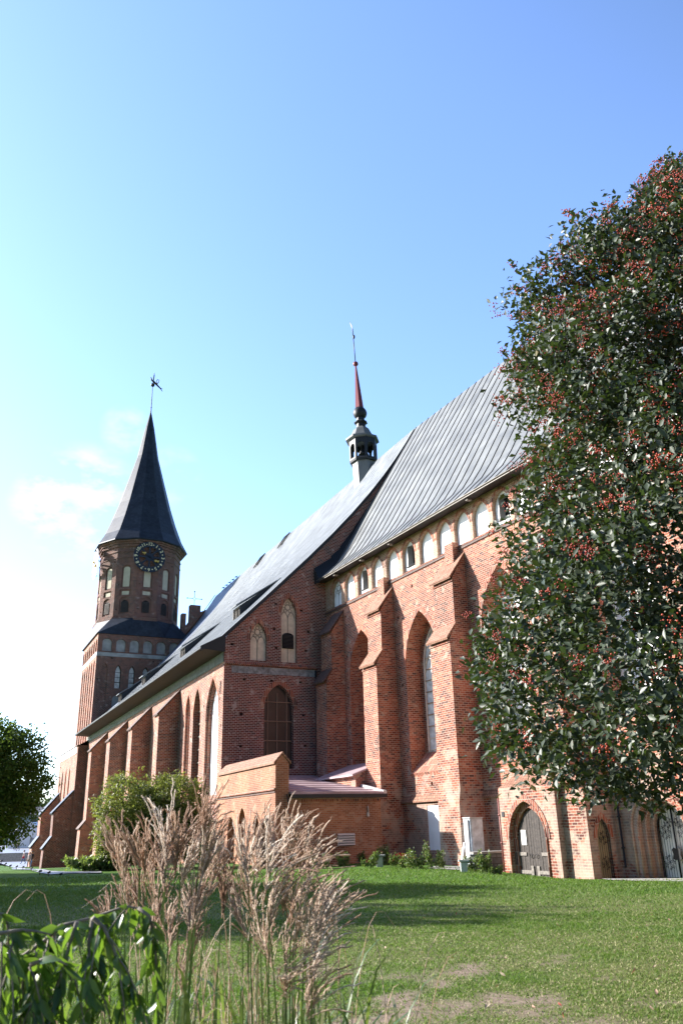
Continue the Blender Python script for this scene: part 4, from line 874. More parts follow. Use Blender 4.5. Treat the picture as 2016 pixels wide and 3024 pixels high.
for k in range(8):
    a = fa+rad(45*k); n_ = Vector((math.cos(a), math.sin(a), 0)); u_ = Vector((-math.sin(a), math.cos(a), 0)); hw = 1.24*math.sin(rad(22.5))
    O = fc(32.5)-Z*32.5 + n_*(1.24*math.cos(rad(22.5)))
    mb.wall(O, u_, n_, rect(-hw, hw, 31.45, 33.45), [(arch(0, .66, 31.58, 32.6, 32.95, 5, False), .1)], 'dark_metal')
    mb.wall(O-n_*.1, u_, n_, rect(-hw*.95, hw*.95, 31.45, 33.45), [(arch(0, .66, 31.58, 32.6, 32.95, 5, False), .01)], 'dark_metal')
mb.build('lantern', flech)
mb = MB(); fring(mb, [(.08, 33.1), (.2, 32.9), (.28, 32.5), (.45, 32.2), (.47, 32.1)], 10, 'dark_metal', 0, True); fring(mb, [(.05, 32.15), (.09, 31.9)], 6, 'iron'); mb.build('bell', flech)
mb = MB(); fring(mb, [(1.25, 33.4), (1.52, 33.48), (1.5, 33.66), (1.12, 33.8), (.92, 34.2), (.75, 34.6), (.46, 34.9)], 8, 'lead_roof', fph); mb.build('dome', flech)
mb = MB(); fring(mb, [(.44, 34.85), (.42, 35.25), (.62, 35.38), (.58, 35.48), (.40, 35.6), (.36, 35.95)], 8, 'dark_metal', fph); mb.build('neck', flech)
mb = MB(); fring(mb, [(.36, 35.9), (.56, 36.1), (.64, 36.4), (.58, 36.7), (.42, 36.95)], 12, 'dark_metal', fph, True); mb.build('onion_knob', flech)
mb = MB(); fring(mb, [(.42, 36.9), (.42, 37.0), (.08, 41.7)], 6, 'red_paint', fph); mb.build('red_spire', flech)
mb = MB(); mb.sphere(fc(41.85), .25, 'red_paint', 10, 8); mb.tube([fc(41.9), fc(45.9)], .045, 5, 'iron'); mb.sphere(fc(44.9)+dc*-.12, .18, 'dark_metal', 6, 5, (.6, .6, 1.3))
T_ = fc(45.3); mb.prism([T_+dc*.02, T_+dc*.14+Z*.7, T_+dc*.55+Z*1.75, T_+dc*.1+Z*1.0], oc*.03, 'dark_metal'); mb.build('weather_vane', flech)
# ================================================================== ANNEX
anx = thing('brick_annex', 'low orange brick annex with pink metal roof in the church corner', 'annex', NV(-5, -3, gz(-6, 45)))
AZ = lambda s, t, z: NV(s, -t, z)
SF = -9.4
mb = MB(); PO = NV(0, .12, 0)
PW = [(arch(-2.5, 1.25, -.6, 1.5, 2.25), .45), (arch(-4.36, 1.12, .6, 1.9, 2.75), .35), (arch(-6.6, .9, .6, 1.7, 2.3), .35), (arch(-8.05, .9, -.6, 1.6, 2.3), .45)]
mb.wall(PO, dn, on, rect(SF, .3, -.8, 4.72), PW, 'brick_annex', 'brick_annex')
mb.wall(PO-on*.72, dn, on, rect(SF, .3, -.8, 4.72), [], 'brick_annex')
mb.face([NV(SF, .12, -.8), NV(SF, -.6, -.8), NV(SF, -.6, 4.72), NV(SF, -.24, 5.15), NV(SF, .12, 4.72)], 'brick_annex'); porch = mb.build('porch_wall', anx)
mb = MB(); mb.prism([NV(SF-.06, o_, z) for o_, z in ((.22, 4.66), (-.24, 5.12), (-.7, 4.66), (-.7, 4.76), (-.24, 5.26), (.22, 4.76))], dn*9.6, 'tile'); mb.build('tile_cap', porch)
mb = MB(); mb.box(NV, SF+.003, .28, .123, .2, 3.42, 3.52, 'brick_header'); mb.box(NV, SF+.003, .28, .123, .16, 3.3, 3.36, 'dark_tile'); mb.build('string_course', porch)
for (A, d), mt, nm in zip(PW, ('door_wood', 'glass', 'glass', 'door_wood'), ('door', 'window', 'window', 'door')):
    mb = MB(); panel(mb, PO, dn, on, A, d-.02, mt)
    if nm == 'window':
        cx_ = A[0][0]*.5+A[1][0]*.5
        for z in np.arange(.8, 2.6, .3): strip2d(mb, PO, dn, on, [(A[0][0], z), (A[1][0], z)], .014, d-.05, 'iron', 3)
        for x in (-.25, 0, .25): strip2d(mb, PO, dn, on, [(cx_+x, .6), (cx_+x, 2.3)], .014, d-.05, 'iron', 3)
    mb.build(nm, porch)
mb = MB(); mb.wall(AZ(SF, 0, 0), en, -dn, rect(.6, 5.75, -.8, 3.1), [(rect(3.25, 4.15, .74, 1.32), .12)], 'brick_annex', 'brick_annex'); mb.box(AZ, SF-.03, SF-.003, .6, 5.75, 2.86, 3.1, 'brick_header'); mb.face([AZ(SF, 5.75, -.8), AZ(-8.7, 5.75, -.8), AZ(-8.7, 5.75, 3.1), AZ(SF, 5.75, 3.1)], 'brick_annex'); mb.build('wall', anx)
mb = MB(); mb.box(AZ, SF-.005, SF+.09, 3.25, 4.15, .74, 1.32, 'dark')
for k in range(5): z = .76+k*.115; mb.prism([AZ(SF-.02, 3.22, z+.085), AZ(SF-.09, 3.22, z), AZ(SF-.105, 3.22, z+.01), AZ(SF-.035, 3.22, z+.095)], en*.96, 'louver_grey')
mb.build('vent_grille', anx)
def arf(s): return 3.2+(4.62-3.2)*(s-SF+.25)/(9.65)
mb = MB(); th = .09
mb.prism([AZ(SF-.25, .62, arf(SF-.25)), AZ(-.01, .62, arf(0)), AZ(-.01, .62, arf(0)+th), AZ(SF-.25, .62, arf(SF-.25)+th)], en*5.35, 'pink_roof')
for k in range(9): s = SF-.2+k*1.05; mb.box(AZ, s, s+.03, .65, 5.9, arf(s)+th, arf(s)+th+.03, 'pink_roof')
arof = mb.build('roof', anx)
mb = MB(); mb.prism([AZ(SF-.27, 5.80, arf(SF-.27)-.02), AZ(-4.2, 5.80, arf(-4.2)-.02), AZ(-4.2, 5.80, arf(-4.2)+.3), AZ(SF-.27, 5.80, arf(SF-.27)+.16)], en*.2, 'flashing'); mb.box(AZ, SF-.33, SF-.26, .6, 6.0, 3.02, 3.2, 'dark_metal'); mb.build('roof_flashing', arof)
mb = MB(); mb.tube([AZ(SF-.12, .45, 3.2), AZ(SF-.15, .52, 2.6), AZ(SF-.06, .5, 2.3), AZ(SF-.1, .78, 2.25)], .03, 5, 'iron'); mb.build('pipe', anx)
mb = MB(); mb.tube([AZ(SF-.05, 4.98, 2.62), AZ(SF-.05, 5.0, 2.25)], .03, 5, 'louver_grey'); mb.box(AZ, SF-.06, SF-.004, 4.93, 5.05, 2.1, 2.3, 'louver_grey'); mb.build('wall_bracket', anx)
mb = MB()                                                          # little lean-to between the first choir buttresses
mb.prism([CH(-6.95, o_, z) for o_, z in ((.003, -.8), (2.0, -.8), (2.0, 4.3), (.003, 5.0))], dc*4.4, 'brick_choir')
lt = mb.build('lean_to_wall', anx); mb = MB(); mb.prism([CH(-7.15, o_, z) for o_, z in ((.003, 5.02), (2.3, 4.22), (2.3, 4.32), (.003, 5.12))], dc*4.7, 'pink_roof'); mb.build('lean_to_roof', anx)
# ================================================================== PLANTS
def raw_mesh(name, V, F, mat, rndv=None, parent=None, smooth=False):
    base = np.array(root_loc(parent)); V = np.asarray(V, np.float32)-base.astype(np.float32); F = np.asarray(F, np.int32)
    me = bpy.data.meshes.new(name); nf, k = F.shape
    me.vertices.add(len(V)); me.vertices.foreach_set('co', V.ravel()); me.loops.add(nf*k); me.loops.foreach_set('vertex_index', F.ravel())
    me.polygons.add(nf); me.polygons.foreach_set('loop_start', np.arange(0, nf*k, k, dtype=np.int32))
    me.update(calc_edges=True)
    if smooth: me.polygons.foreach_set('use_smooth', [True]*nf)
    if rndv is not None: a = me.attributes.new('rnd', 'FLOAT', 'FACE'); a.data.foreach_set('value', np.asarray(rndv, np.float32))
    me.materials.append(MATS[mat]); me.validate()
    o = bpy.data.objects.new(name, me); COL.objects.link(o)
    if parent: o.parent = parent
    return o
def unit(a): return a/np.maximum(np.linalg.norm(a, axis=-1, keepdims=True), 1e-9)
def leaf_cards(name, P, A, Nn, L, Wd, mat, parent=None, rng=None, fold=.25, rv=None):
    """folded pointed leaves: base P, axis A, normal Nn"""
    n = len(P); A = unit(A); Nn = unit(Nn - A*np.sum(Nn*A, -1, keepdims=True)); S = np.cross(A, Nn)
    L = np.broadcast_to(np.asarray(L), (n,))[:, None]; Wd = np.broadcast_to(np.asarray(Wd), (n,))[:, None]
    m1 = P+A*L*.30; m2 = P+A*L*.68-Nn*L*.04; tip = P+A*L-Nn*L*.14
    V = np.stack([P, m1+S*Wd*.5+Nn*Wd*fold, m1, m1-S*Wd*.5+Nn*Wd*fold, m2+S*Wd*.38+Nn*Wd*fold*.7, m2, m2-S*Wd*.38+Nn*Wd*fold*.7, tip], 1).reshape(-1, 3)
    t = np.array([[0, 2, 1], [0, 3, 2], [1, 2, 4], [2, 5, 4], [2, 3, 6], [2, 6, 5], [4, 5, 7], [5, 6, 7]])
    F = (np.arange(n)[:, None, None]*8+t[None]).reshape(-1, 3)
    r = rng.rand(n) if rv is None else rv
    return raw_mesh(name, V, F, mat, np.repeat(r, 8), parent)
def leaf_quads(name, P, A, Nn, L, Wd, mat, parent=None, rng=None, fold=.22):
    n = len(P); A = unit(A); Nn = unit(Nn - A*np.sum(Nn*A, -1, keepdims=True)); S = np.cross(A, Nn)
    L = np.broadcast_to(np.asarray(L), (n,))[:, None]; Wd = np.broadcast_to(np.asarray(Wd), (n,))[:, None]
    m1 = P+A*L*.48+Nn*Wd*fold
    V = np.stack([P, m1+S*Wd*.5, P+A*L, m1-S*Wd*.5], 1).reshape(-1, 3)
    F = (np.arange(n)[:, None, None]*4+np.array([[0, 2, 1], [0, 3, 2]])[None]).reshape(-1, 3)
    return raw_mesh(name, V, F, mat, np.repeat(rng.rand(n), 2), parent)
def rdir(rng, n): return unit(rng.randn(n, 3))
# ---- berry tree on the right
def berry_tree():
    rng = np.random.RandomState(4); ax = np.array([5.3, 9.8]); base = Vector((5.3, 9.8, gz(5.3, 9.8)))
    t = thing('berry_tree', 'dense dark green tree hung with red berries at the right edge', 'tree', base)
    zr = np.array([1.85, 2.1, 2.4, 2.7, 3.3, 3.8, 4.2, 4.6, 5.0, 5.6, 6.0, 6.8, 7.4, 8.2, 9.0, 9.6, 10.0, 10.3, 10.8, 11.4, 12.0, 12.6])
    rr = np.array([2.0, 2.9, 3.3, 3.5, 3.4, 3.3, 3.15, 3.0, 2.9, 2.8, 2.6, 2.75, 2.65, 2.45, 2.8, 2.65, 2.1, 1.3, 1.0, .75, .4, .05])
    mb = MB(); b2 = random.Random(2)
    mb.tube([base-Z*.1, base+Z*1.2+Vector((.05, 0, 0)), base+Z*3.2+Vector((-.05, .1, 0)), base+Z*6, base+Z*9], [.20, .16, .13, .09, .03], 9, 'bark')
    for k in range(34):
        z = b2.uniform(1.6, 8.5); a = b2.uniform(0, 6.28); R_ = float(np.interp(z+.6, zr, rr))*.9; p0 = base+Z*z
        d = Vector((math.cos(a), math.sin(a), 0)); p1 = p0+d*R_*.4+Z*.5; p2 = p0+d*R_*.75+Z*b2.uniform(.3, 1.0); p3 = p0+d*R_+Z*b2.uniform(-.2, 1.1)
        mb.tube([p0, p1, p2, p3], [.055, .038, .022, .008], 5, 'bark')
        for q in range(5):
            s0 = p1.lerp(p3, b2.random()); d2 = Vector((b2.gauss(0, 1), b2.gauss(0, 1), b2.gauss(.1, .7))).normalized(); mb.tube([s0, s0+d2*.35, s0+d2*.7+Z*b2.uniform(-.2, .2)], [.014, .009, .004], 4, 'bark')
    mb.build('trunk', t)
    nC = 5600
    z = rng.uniform(1.85, 12.6, nC*5); u = rng.rand(nC*5); keep = rng.rand(nC*5) < (np.interp(z, zr, rr)/4.0)
    z = z[keep]; th = rng.uniform(0, 2*np.pi, len(z)); toward = np.cos(th-math.atan2(-9.8, -5.3)-.6)
    k2 = rng.rand(len(z)) < np.where(toward > -.25, 1, .35); z = z[k2]; th = th[k2]
    lump = vnoise(th*2.2+9, z*1.1, 3); lump2 = vnoise(th*6+1, z*3, 8)
    R = np.interp(z, zr, rr)*np.minimum(.70+.42*lump+.20*lump2, 1.07)
    rho = R*np.where(rng.rand(len(z)) < .68, rng.uniform(.80, 1.02, len(z)), np.sqrt(rng.rand(len(z)))*.8)
    gap = vnoise(th*3.1+4, z*1.5+2, 21); k3 = gap > .20; z, th, rho, R = z[k3], th[k3], rho[k3], R[k3]
    z, th, rho = z[:nC], th[:nC], rho[:nC]
    out = np.stack([np.cos(th), np.sin(th), np.zeros_like(th)], -1)
    bk = np.maximum(0, z-6.5)*.30; C = np.stack([ax[0]+bk*.476+rho*np.cos(th), ax[1]+bk*.879+rho*np.sin(th), z+base.z], -1)
    per = 25; n = len(C)*per
    tw = unit(out*.8+np.array([0, 0, .35])+rng.randn(len(C), 3)*.45)
    f = rng.uniform(-.22, .24, (len(C), per, 1)); P = (C[:, None]+tw[:, None]*f+rng.randn(len(C), per, 3)*.085).reshape(-1, 3)
    A = unit(np.repeat(tw, per, 0)*.55+rng.randn(n, 3)*.65+np.array([0, 0, -.25])); No = unit(np.repeat(out, per, 0)*.75+np.array([0, 0, .55])+rng.randn(n, 3)*.55)
    leaf_quads('crown', P, A, No, rng.uniform(.080, .130, n), rng.uniform(.047, .068, n), 'leaf_berry_tree', t, rng)
    # berry clusters
    wt = np.clip((z-1.2)/6, .10, 1)*.46; sel = rng.rand(len(C)) < wt; B = C[sel]+out[sel]*rng.uniform(.14, .30, (sel.sum(), 1))+rng.randn(sel.sum(), 3)*.06
    B = np.repeat(B, 1 + (rng.rand(len(B)) < .35), 0); B = B+rng.randn(len(B), 3)*.05
    ph = (1+5**.5)/2; ico = unit(np.array([[-1, ph, 0], [1, ph, 0], [-1, -ph, 0], [1, -ph, 0], [0, -1, ph], [0, 1, ph], [0, -1, -ph], [0, 1, -ph], [ph, 0, -1], [ph, 0, 1], [-ph, 0, -1], [-ph, 0, 1]], float))
    it = np.array([[0, 11, 5], [0, 5, 1], [0, 1, 7], [0, 7, 10], [0, 10, 11], [1, 5, 9], [5, 11, 4], [11, 10, 2], [10, 7, 6], [7, 1, 8], [3, 9, 4], [3, 4, 2], [3, 2, 6], [3, 6, 8], [3, 8, 9], [4, 9, 5], [2, 4, 11], [6, 2, 10], [8, 6, 7], [9, 8, 1]])
    k = 17; c = (B[:, None]+rng.randn(len(B), k, 3)*np.array([.044, .044, .034])).reshape(-1, 3)
    V = (c[:, None]+ico[None]*rng.uniform(.0085, .0120, (len(c), 1, 1))).reshape(-1, 3); F = (np.arange(len(c))[:, None, None]*12+it[None]).reshape(-1, 3)
    o = raw_mesh('berries', V, F, 'berry', None, t, True); tag(o, kind='stuff')
berry_tree()
def round_tree(name, label, cat, base, cz, rx, rz, ncl, per, lf, mat, seed, trunk_r=.18, group=None, rag=.3, shell=.6):
    rng = np.random.RandomState(seed); t = thing(name, label, cat, base, group)
    h = cz-base.z
    mb = MB(); b2 = random.Random(seed)
    mb.tube([base-Z*.1, base+Z*h*.4+Vector((.1, .05, 0)), base+Z*h, base+Z*(h+rz*.6)], [trunk_r, trunk_r*.75, trunk_r*.5, trunk_r*.12], 8, 'bark')
    for k in range(14):
        a = b2.uniform(0, 6.28); p0 = base+Z*(h*b2.uniform(.45, 1.0)); q = Vector((math.cos(a)*rx*.75, math.sin(a)*rx*.75, rz*b2.uniform(-.2, .6))); mb.tube([p0, p0+q*.5+Z*.2*rz*.3, p0+q], [trunk_r*.35, trunk_r*.2, trunk_r*.06], 5, 'bark')
    mb.build('trunk', t)
    D = rdir(rng, ncl*2); az = np.arctan2(D[:, 1], D[:, 0]); el = np.arcsin(D[:, 2]); lum = vnoise(az*1.9+seed, el*2.2+5, seed); l2 = vnoise(az*5, el*5+3, seed+1)
    rad_ = (1-rag+rag*1.3*lum+.12*l2); rho = np.where(rng.rand(len(D)) < shell, rng.uniform(.82, 1.0, len(D)), rng.rand(len(D))**.5*.85)
    k = l2 > .16; D, rad_, rho = D[k][:ncl], rad_[k][:ncl], rho[k][:ncl]
    sc = np.array([rx, rx, rz]); C = np.array([base.x, base.y, cz])+D*sc*(rad_*rho)[:, None]
    n = len(C)*per; P = (C[:, None]+rng.randn(len(C), per, 3)*rx*.075).reshape(-1, 3)
    A = unit(np.repeat(D, per, 0)*.4+rng.randn(n, 3)*.7+np.array([0, 0, -.3])); No = unit(np.repeat(D, per, 0)*.6+np.array([0, 0, .6])+rng.randn(n, 3)*.6)
    leaf_quads('crown', P, A, No, rng.uniform(.75, 1.25, n)*lf, rng.uniform(.5, .75, n)*lf, mat, t, rng); return t
b0 = at(-45, 2470, 60); b0.z = gz(b0.x, b0.y)
round_tree('maple_tree', 'large dark green maple tree at the left edge before the white tent', 'tree', b0, 4.9, 3.4, 3.9, 1050, 24, .25, 'leaf_maple', 11, .22, None, .32)
for k, (x, y, r, h) in enumerate(((-25.5, 24.5, 4.8, 13.5), (-29, 33.0, 4.3, 16.0), (-24, 29.5, 3.6, 12.0), (-33, 43, 4.6, 14.0))):
    round_tree('shade_tree', ['broad tree left of the lawn casting the nearest long shadow', 'tallest tree left of the lawn casting the longest shadow', 'small tree left of the lawn between two taller ones', 'tree left of the lawn nearest to the footpath'][k], 'tree', Vector((x, y, gz(x, y))), h-r*1.25, r, r*1.3, 620, 20, .46, 'leaf_maple', 30+k, .22, 'trees beside the lawn', .25, .4)
for k, (px, d, h, r) in enumerate(((-160, 330, 17, 9), (-20, 360, 20, 11), (95, 380, 17.5, 9), (150, 400, 19, 10), (215, 420, 18, 9))):
    b0 = at(px, 2470, d); b0.z = -2
    round_tree('far_tree', ['pale far tree behind the maple, left of the others', 'tall pale far tree directly behind the maple', 'pale far tree above the tent roof', 'pale far tree beside the tower buttress', 'far tree hidden behind the tower foot'][k], 'tree', b0, -2+h-r*.8, r, r*.8, 90, 14, 1.6, 'leaf_far', 50+k, .4, 'far trees beyond the square')
# ---- yellow-green shrub before the nave
def willow():
    rng = np.random.RandomState(9); b0 = gp(438, 2566); t = thing('willow_shrub', 'bushy yellow-green shrub with two rounded heads before the nave wall', 'shrub', b0)
    mb = MB(); cl = []
    for (dx, dz, r, rz) in ((-1.15, 2.75, 2.0, 1.95), (1.05, 2.75, 2.05, 1.9), (-1.55, 1.35, 1.15, 1.2), (2.0, 1.7, 1.3, 1.4), (0, 1.5, 1.8, 1.3), (0.2, 2.2, 1.6, 1.5)):
        for q in range(3): mb.tube([b0+Vector((dx*.1, 0, -.05)), b0+Vector((dx*.5+rng.randn()*.2, rng.randn()*.3, dz*.5)), b0+Vector((dx+rng.randn()*.5, rng.randn()*.6, dz+.4))], [.06, .04, .01], 5, 'bark')
        n = int(210*r); D = rdir(rng, n); lum = vnoise(np.arctan2(D[:, 1], D[:, 0])*2.5+dx, D[:, 2]*3+dz, 6)
        C = np.array(b0)+np.array([dx, 0, dz])+D*np.array([r, r*.9, rz])*(np.where(rng.rand(n) < .7, rng.uniform(.8, 1, n), rng.rand(n)**.5)*(.78+.28*lum))[:, None]; cl.append(np.concatenate([C, D], 1))
    mb.build('trunk', t); cl = np.concatenate(cl); cl = cl[cl[:, 2] > b0.z+.25]; C, D = cl[:, :3], cl[:, 3:]; per = 24; n = len(C)*per
    P = (C[:, None]+rng.randn(len(C), per, 3)*.13).reshape(-1, 3); A = unit(np.repeat(D, per, 0)*.4+rng.randn(n, 3)*.6+np.array([0, 0, -.25])); No = unit(np.repeat(D, per, 0)*.6+np.array([0, 0, .7])+rng.randn(n, 3)*.5)
    leaf_quads('foliage', P, A, No, rng.uniform(.13, .22, n), rng.uniform(.055, .085, n), 'leaf_willow', t, rng)
willow()
def small_bush(name, label, cat, b0, w, h, nl, L, mat, seed, group=None, up=.3):
    rng = np.random.RandomState(seed); t = thing(name, label, cat, b0, group); mb = MB(); P = []; A = []
    ns = max(5, int(w*9))
    for k in range(ns):
        tip = np.array([rng.uniform(-.5, .5)*w, rng.uniform(-.5, .5)*w*.8, h*rng.uniform(.45, 1.0)]); root = np.array([tip[0]*.35, tip[1]*.35, -.03]); mid = (root+tip)/2+rng.randn(3)*.04
        mb.tube([b0+Vector(root), b0+Vector(mid), b0+Vector(tip)], [.008, .006, .003], 4, 'twig')
        m = nl//ns; f = rng.uniform(.25, 1.02, (m, 1)); q = np.where(f < .5, root+(mid-root)*f*2, mid+(tip-mid)*(f*2-1)); P.append(np.array(b0)+q+rng.randn(m, 3)*.05*np.array([w, w, h])*1.2); A.append(unit(rng.randn(m, 3)+np.array([0, 0, up])))
    P = np.concatenate(P); A = np.concatenate(A); P[:, 2] = np.maximum(P[:, 2], b0.z+.03); n = len(P)
    mb.build('stem', t); leaf_quads('foliage', P, A, unit(rng.randn(n, 3)*.6+np.array([-.2, -.1, 1])), rng.uniform(.7, 1.3, n)*L, rng.uniform(.5, .7, n)*L, mat, t, rng); return t
RB = [(945, 2556, .95, .85, 'leafy low rose bush left of the vent grille'), (1012, 2549, .85, .72, 'loose rose bush under the vent grille'), (1068, 2540, .55, .75, 'dark thin rose bush at the annex corner'), (1092, 2555, .85, .75, 'rose bush touching the left of the first lamp box'), (1130, 2545, .7, .95, 'tall thin rose bush behind the first lamp box'),
      (1164, 2551, .6, .62, 'small rose bush in front of the red cover'), (1192, 2554, .5, .4, 'lowest rose bush right of the red cover'), (1226, 2556, 1.1, .95, 'widest rose bush between red cover and white board'), (1283, 2556, .8, 1.25, 'tallest rose bush below the white board'), (1303, 2553, .5, .42, 'tiny rose bush at the big buttress foot'),
      (1392, 2571, .7, .85, 'rose bush at the left end of the stone wall'), (1428, 2577, .75, .95, 'upright rose bush before the stone wall'), (1466, 2580, .9, .45, 'low spreading rose bush before the stone wall')]
for k, (px, py, w, h, lb) in enumerate(RB): small_bush('rose_bush', lb, 'bush', gp(px, py+(9 if k < 10 else 3)), w, h*.85, int(700*w), .10, 'leaf_rose', 70+k, 'rose bushes along the church wall')
small_bush('grass_tussock', 'pale green grassy tussock beside the nave buttresses', 'plant', gp(262, 2572), 2.2, .55, 2200, .22, 'reed_leaf', 99, None, 1.2)
small_bush('grass_tussock', 'darker green low tussock right of the pale one', 'plant', gp(318, 2570), 2.0, .5, 1600, .2, 'leaf_rose', 98, None, 1.0)
small_bush('flower_clump', 'white flowering clump at the porch door foot', 'plant', gp(703, 2550), 1.0, .35, 300, .1, 'plume', 97, None, .5)
# ---- lawn grass blades
def lawn():
    rng = np.random.RandomState(1); pts = []
    def scatter(n, x0, x1, y0, y1):
        x = rng.uniform(x0, x1, n); y = rng.uniform(y0, y1, n); k = (x > -(y*.50+.9)) & (x < y*.64+1.8); return x[k], y[k]
    for n, y0, y1, L in ((150000, 5.5, 10, .042), (150000, 10, 17, .048), (80000, 17, 28, .06), (26000, 28, 38, .08)):
        x, y = scatter(int(n*1.3), -y1*.50-1, y1*.64+2, y0, y1); pts.append((x, y, np.full(len(x), L)))
    x = np.concatenate([p[0] for p in pts]); y = np.concatenate([p[1] for p in pts]); L = np.concatenate([p[2] for p in pts])
    d = dirt_amount(x, y); k = rng.rand(len(x)) > d*.85; x, y, L, d = x[k], y[k], L[k], d[k]; dr = dry_amount(x, y)
    clump = fbm(x*2.2, y*2.2, 31); L = L*(.55+.9*clump)*rng.uniform(.6, 1.3, len(x))*(1-.35*dr)
    ch = ((x-X0.x)*oc.x+(y-X0.y)*oc.y) > 2.2; x, y, L, dr, clump = x[ch], y[ch], L[ch], dr[ch], clump[ch]; n = len(x)
    P = np.stack([x, y, g(x, y)-.004], -1); A = unit(np.stack([rng.randn(n)*.55, rng.randn(n)*.55, np.ones(n)], -1)); S = unit(np.cross(A, rdir(rng, n)))
    w = (.0014+.00030*y)[:, None]*rng.uniform(.7, 1.3, (n, 1)); L = L[:, None]; bend = unit(A*np.array([1, 1, 0])+1e-4)
    V = np.stack([P-S*w, P+S*w, P+A*L*.6+S*w*.7, P+A*L*.6-S*w*.7, P+A*L+bend*L*.35], 1).reshape(-1, 3)
    i = np.arange(n)[:, None]*5; F = np.concatenate([i+np.array([[0, 1, 2]]), i+np.array([[0, 2, 3]]), i+np.array([[3, 2, 4]])], 1).reshape(-1, 3)
    rv = np.clip(rng.rand(n)*.66+.08+dr*.42*rng.rand(n)+(.5-clump)*.35+.22*(1-sstep(9, 17, y))*rng.rand(n), 0, 1)
    tag(raw_mesh('lawn_grass', V, F, 'grass_blade', np.repeat(rv, 3)), kind='stuff')
lawn()
# ---- plumed grass in the foreground
def curve(p, c, q, n): return [p*(1-t)**2+c*2*t*(1-t)+q*t*t for t in [i/n for i in range(n+1)]]
def strand_bundle(paths, radii, rv, name, mat, parent, k=3):
    V = []; F = []; R = []
    for pts, r0, q in zip(paths, radii, rv):
        m = len(pts); b0 = len(V); t = (pts[-1]-pts[0]).normalized(); U = t.orthogonal().normalized(); Wv = t.cross(U)
        for i, p in enumerate(pts):
            f = i/(m-1); r = r0[0]*(1-f)+r0[1]*f
            for j in range(k): a = 2*math.pi*j/k; V.append(p+U*(math.cos(a)*r)+Wv*(math.sin(a)*r))
        for i in range(m-1):
            for j in range(k): F.append((b0+i*k+j, b0+i*k+(j+1) % k, b0+(i+1)*k+(j+1) % k, b0+(i+1)*k+j)); R.append(q)
    return raw_mesh(name, np.array([tuple(v) for v in V]), np.array(F), mat, R, parent, True)
def plume_grass(label, root, plumes, seed, tone, spread):
    rg = random.Random(seed); t = thing('plume_grass', label, 'ornamental grass', root, 'plumed grasses in the foreground')
    stems = []; sr_ = []; sv = []
    for (tx, ty, bx, by) in plumes:
        d = rg.uniform(2.75, 3.35); B = at(bx, by, d); T_ = at(tx, ty, d+rg.uniform(-.12, .12)); R0 = Vector((root.x*.3+B.x*.7+rg.gauss(0, .03), root.y*.3+B.y*.7+rg.gauss(0, .04), root.z-.02))
        stems.append(curve(R0, Vector((R0.x*.6+B.x*.4, R0.y*.6+B.y*.4, B.z*.75)), B, 10)); sr_.append((.0042, .0022)); sv.append(rg.uniform(.2, .9))
        L = (T_-B).length; ax = (T_-B).normalized(); paths = []; rd = []; rv = []; tn = min(.95, max(.05, tone+rg.gauss(0, .16))); n = rg.randint(15, 23)
        tight = rg.uniform(.7, 1.6)*spread; droop = Vector((rg.uniform(-.3, 1.3), rg.gauss(0, .4), 0))
        for k in range(n):
            s0 = B+ax*L*rg.uniform(0, .34); dv = (ax+Vector((rg.gauss(0, .16), rg.gauss(0, .16), rg.gauss(0, .08)))*tight).normalized(); l = L*rg.uniform(.55, 1.08)
            e = s0+dv*l+droop*l*rg.uniform(.02, .26)*tight-Z*l*rg.uniform(0, .18)*tight
            mid = s0+dv*l*.55; pts = curve(s0, mid+dv*l*.1, e, 7)
            pts = [p+Vector((rg.gauss(0, 1), rg.gauss(0, 1), rg.gauss(0, 1)))*.0022 for p in pts]; paths.append(pts); r_ = rg.uniform(.0015, .0029); rd.append((r_*.6, r_*1.1)); rv.append(min(1, max(0, tn+rg.gauss(0, .15))))
            for q in range(4):                                    # silky spikelet hairs along the strand
                p = pts[rg.randint(2, 7)]; h_ = (dv+Vector((rg.gauss(0, .5), rg.gauss(0, .5), rg.gauss(0, .5)))).normalized()*rg.uniform(.008, .018); paths.append([p, p+h_*.6, p+h_]); rd.append((.0008, .0003)); rv.append(min(1, max(0, tn+.12+rg.gauss(0, .15))))
        strand_bundle(paths, rd, rv, 'plume', 'plume', t)
    strand_bundle(stems, sr_, sv, 'stems', 'reed_leaf', t, 4)
    paths = []; rd = []; rv = []                                  # dry bent stalks tangled between the stems
    for k in range(60):
        p0 = Vector((root.x+rg.gauss(0, .22), root.y+rg.gauss(0, .18), root.z)); a = rg.uniform(0, 6.28); h_ = rg.uniform(.8, 1.55); dv = Vector((math.cos(a), math.sin(a)*.5, 0))*rg.uniform(.05, .45)
        paths.append(curve(p0, p0+dv*.3+Z*h_*1.1, p0+dv+Z*h_*rg.uniform(.75, 1.0), 9)); rd.append((.0022, .0009)); rv.append(rg.uniform(.2, .9))
    strand_bundle(paths, rd, rv, 'dry_stalks', 'plume', t, 3)
    rng = np.random.RandomState(seed); V = []; F = []; R = []
    for k in range(230):
        a = rg.uniform(0, 6.28); l = rg.uniform(.7, 1.35); o_ = rg.uniform(.12, .55); p0 = root+Vector((rg.gauss(0, .19), rg.gauss(0, .16), 0)); dv = Vector((math.cos(a), math.sin(a), 0)); pts = curve(p0, p0+dv*o_*.25+Z*l, p0+dv*o_*1.15+Z*(l*rg.uniform(.55, 1.0)), 8); sd = Vector((-dv.y, dv.x, 0)); w = rg.uniform(.005, .011); b_ = len(V); r_ = rg.random()
        for i, p in enumerate(pts): ww = w*(1-(i/8)**2.2)+.0006; V += [p-sd*ww, p+sd*ww]
        for i in range(8): F.append((b_+2*i, b_+2*i+1, b_+2*i+3, b_+2*i+2)); R.append(r_)
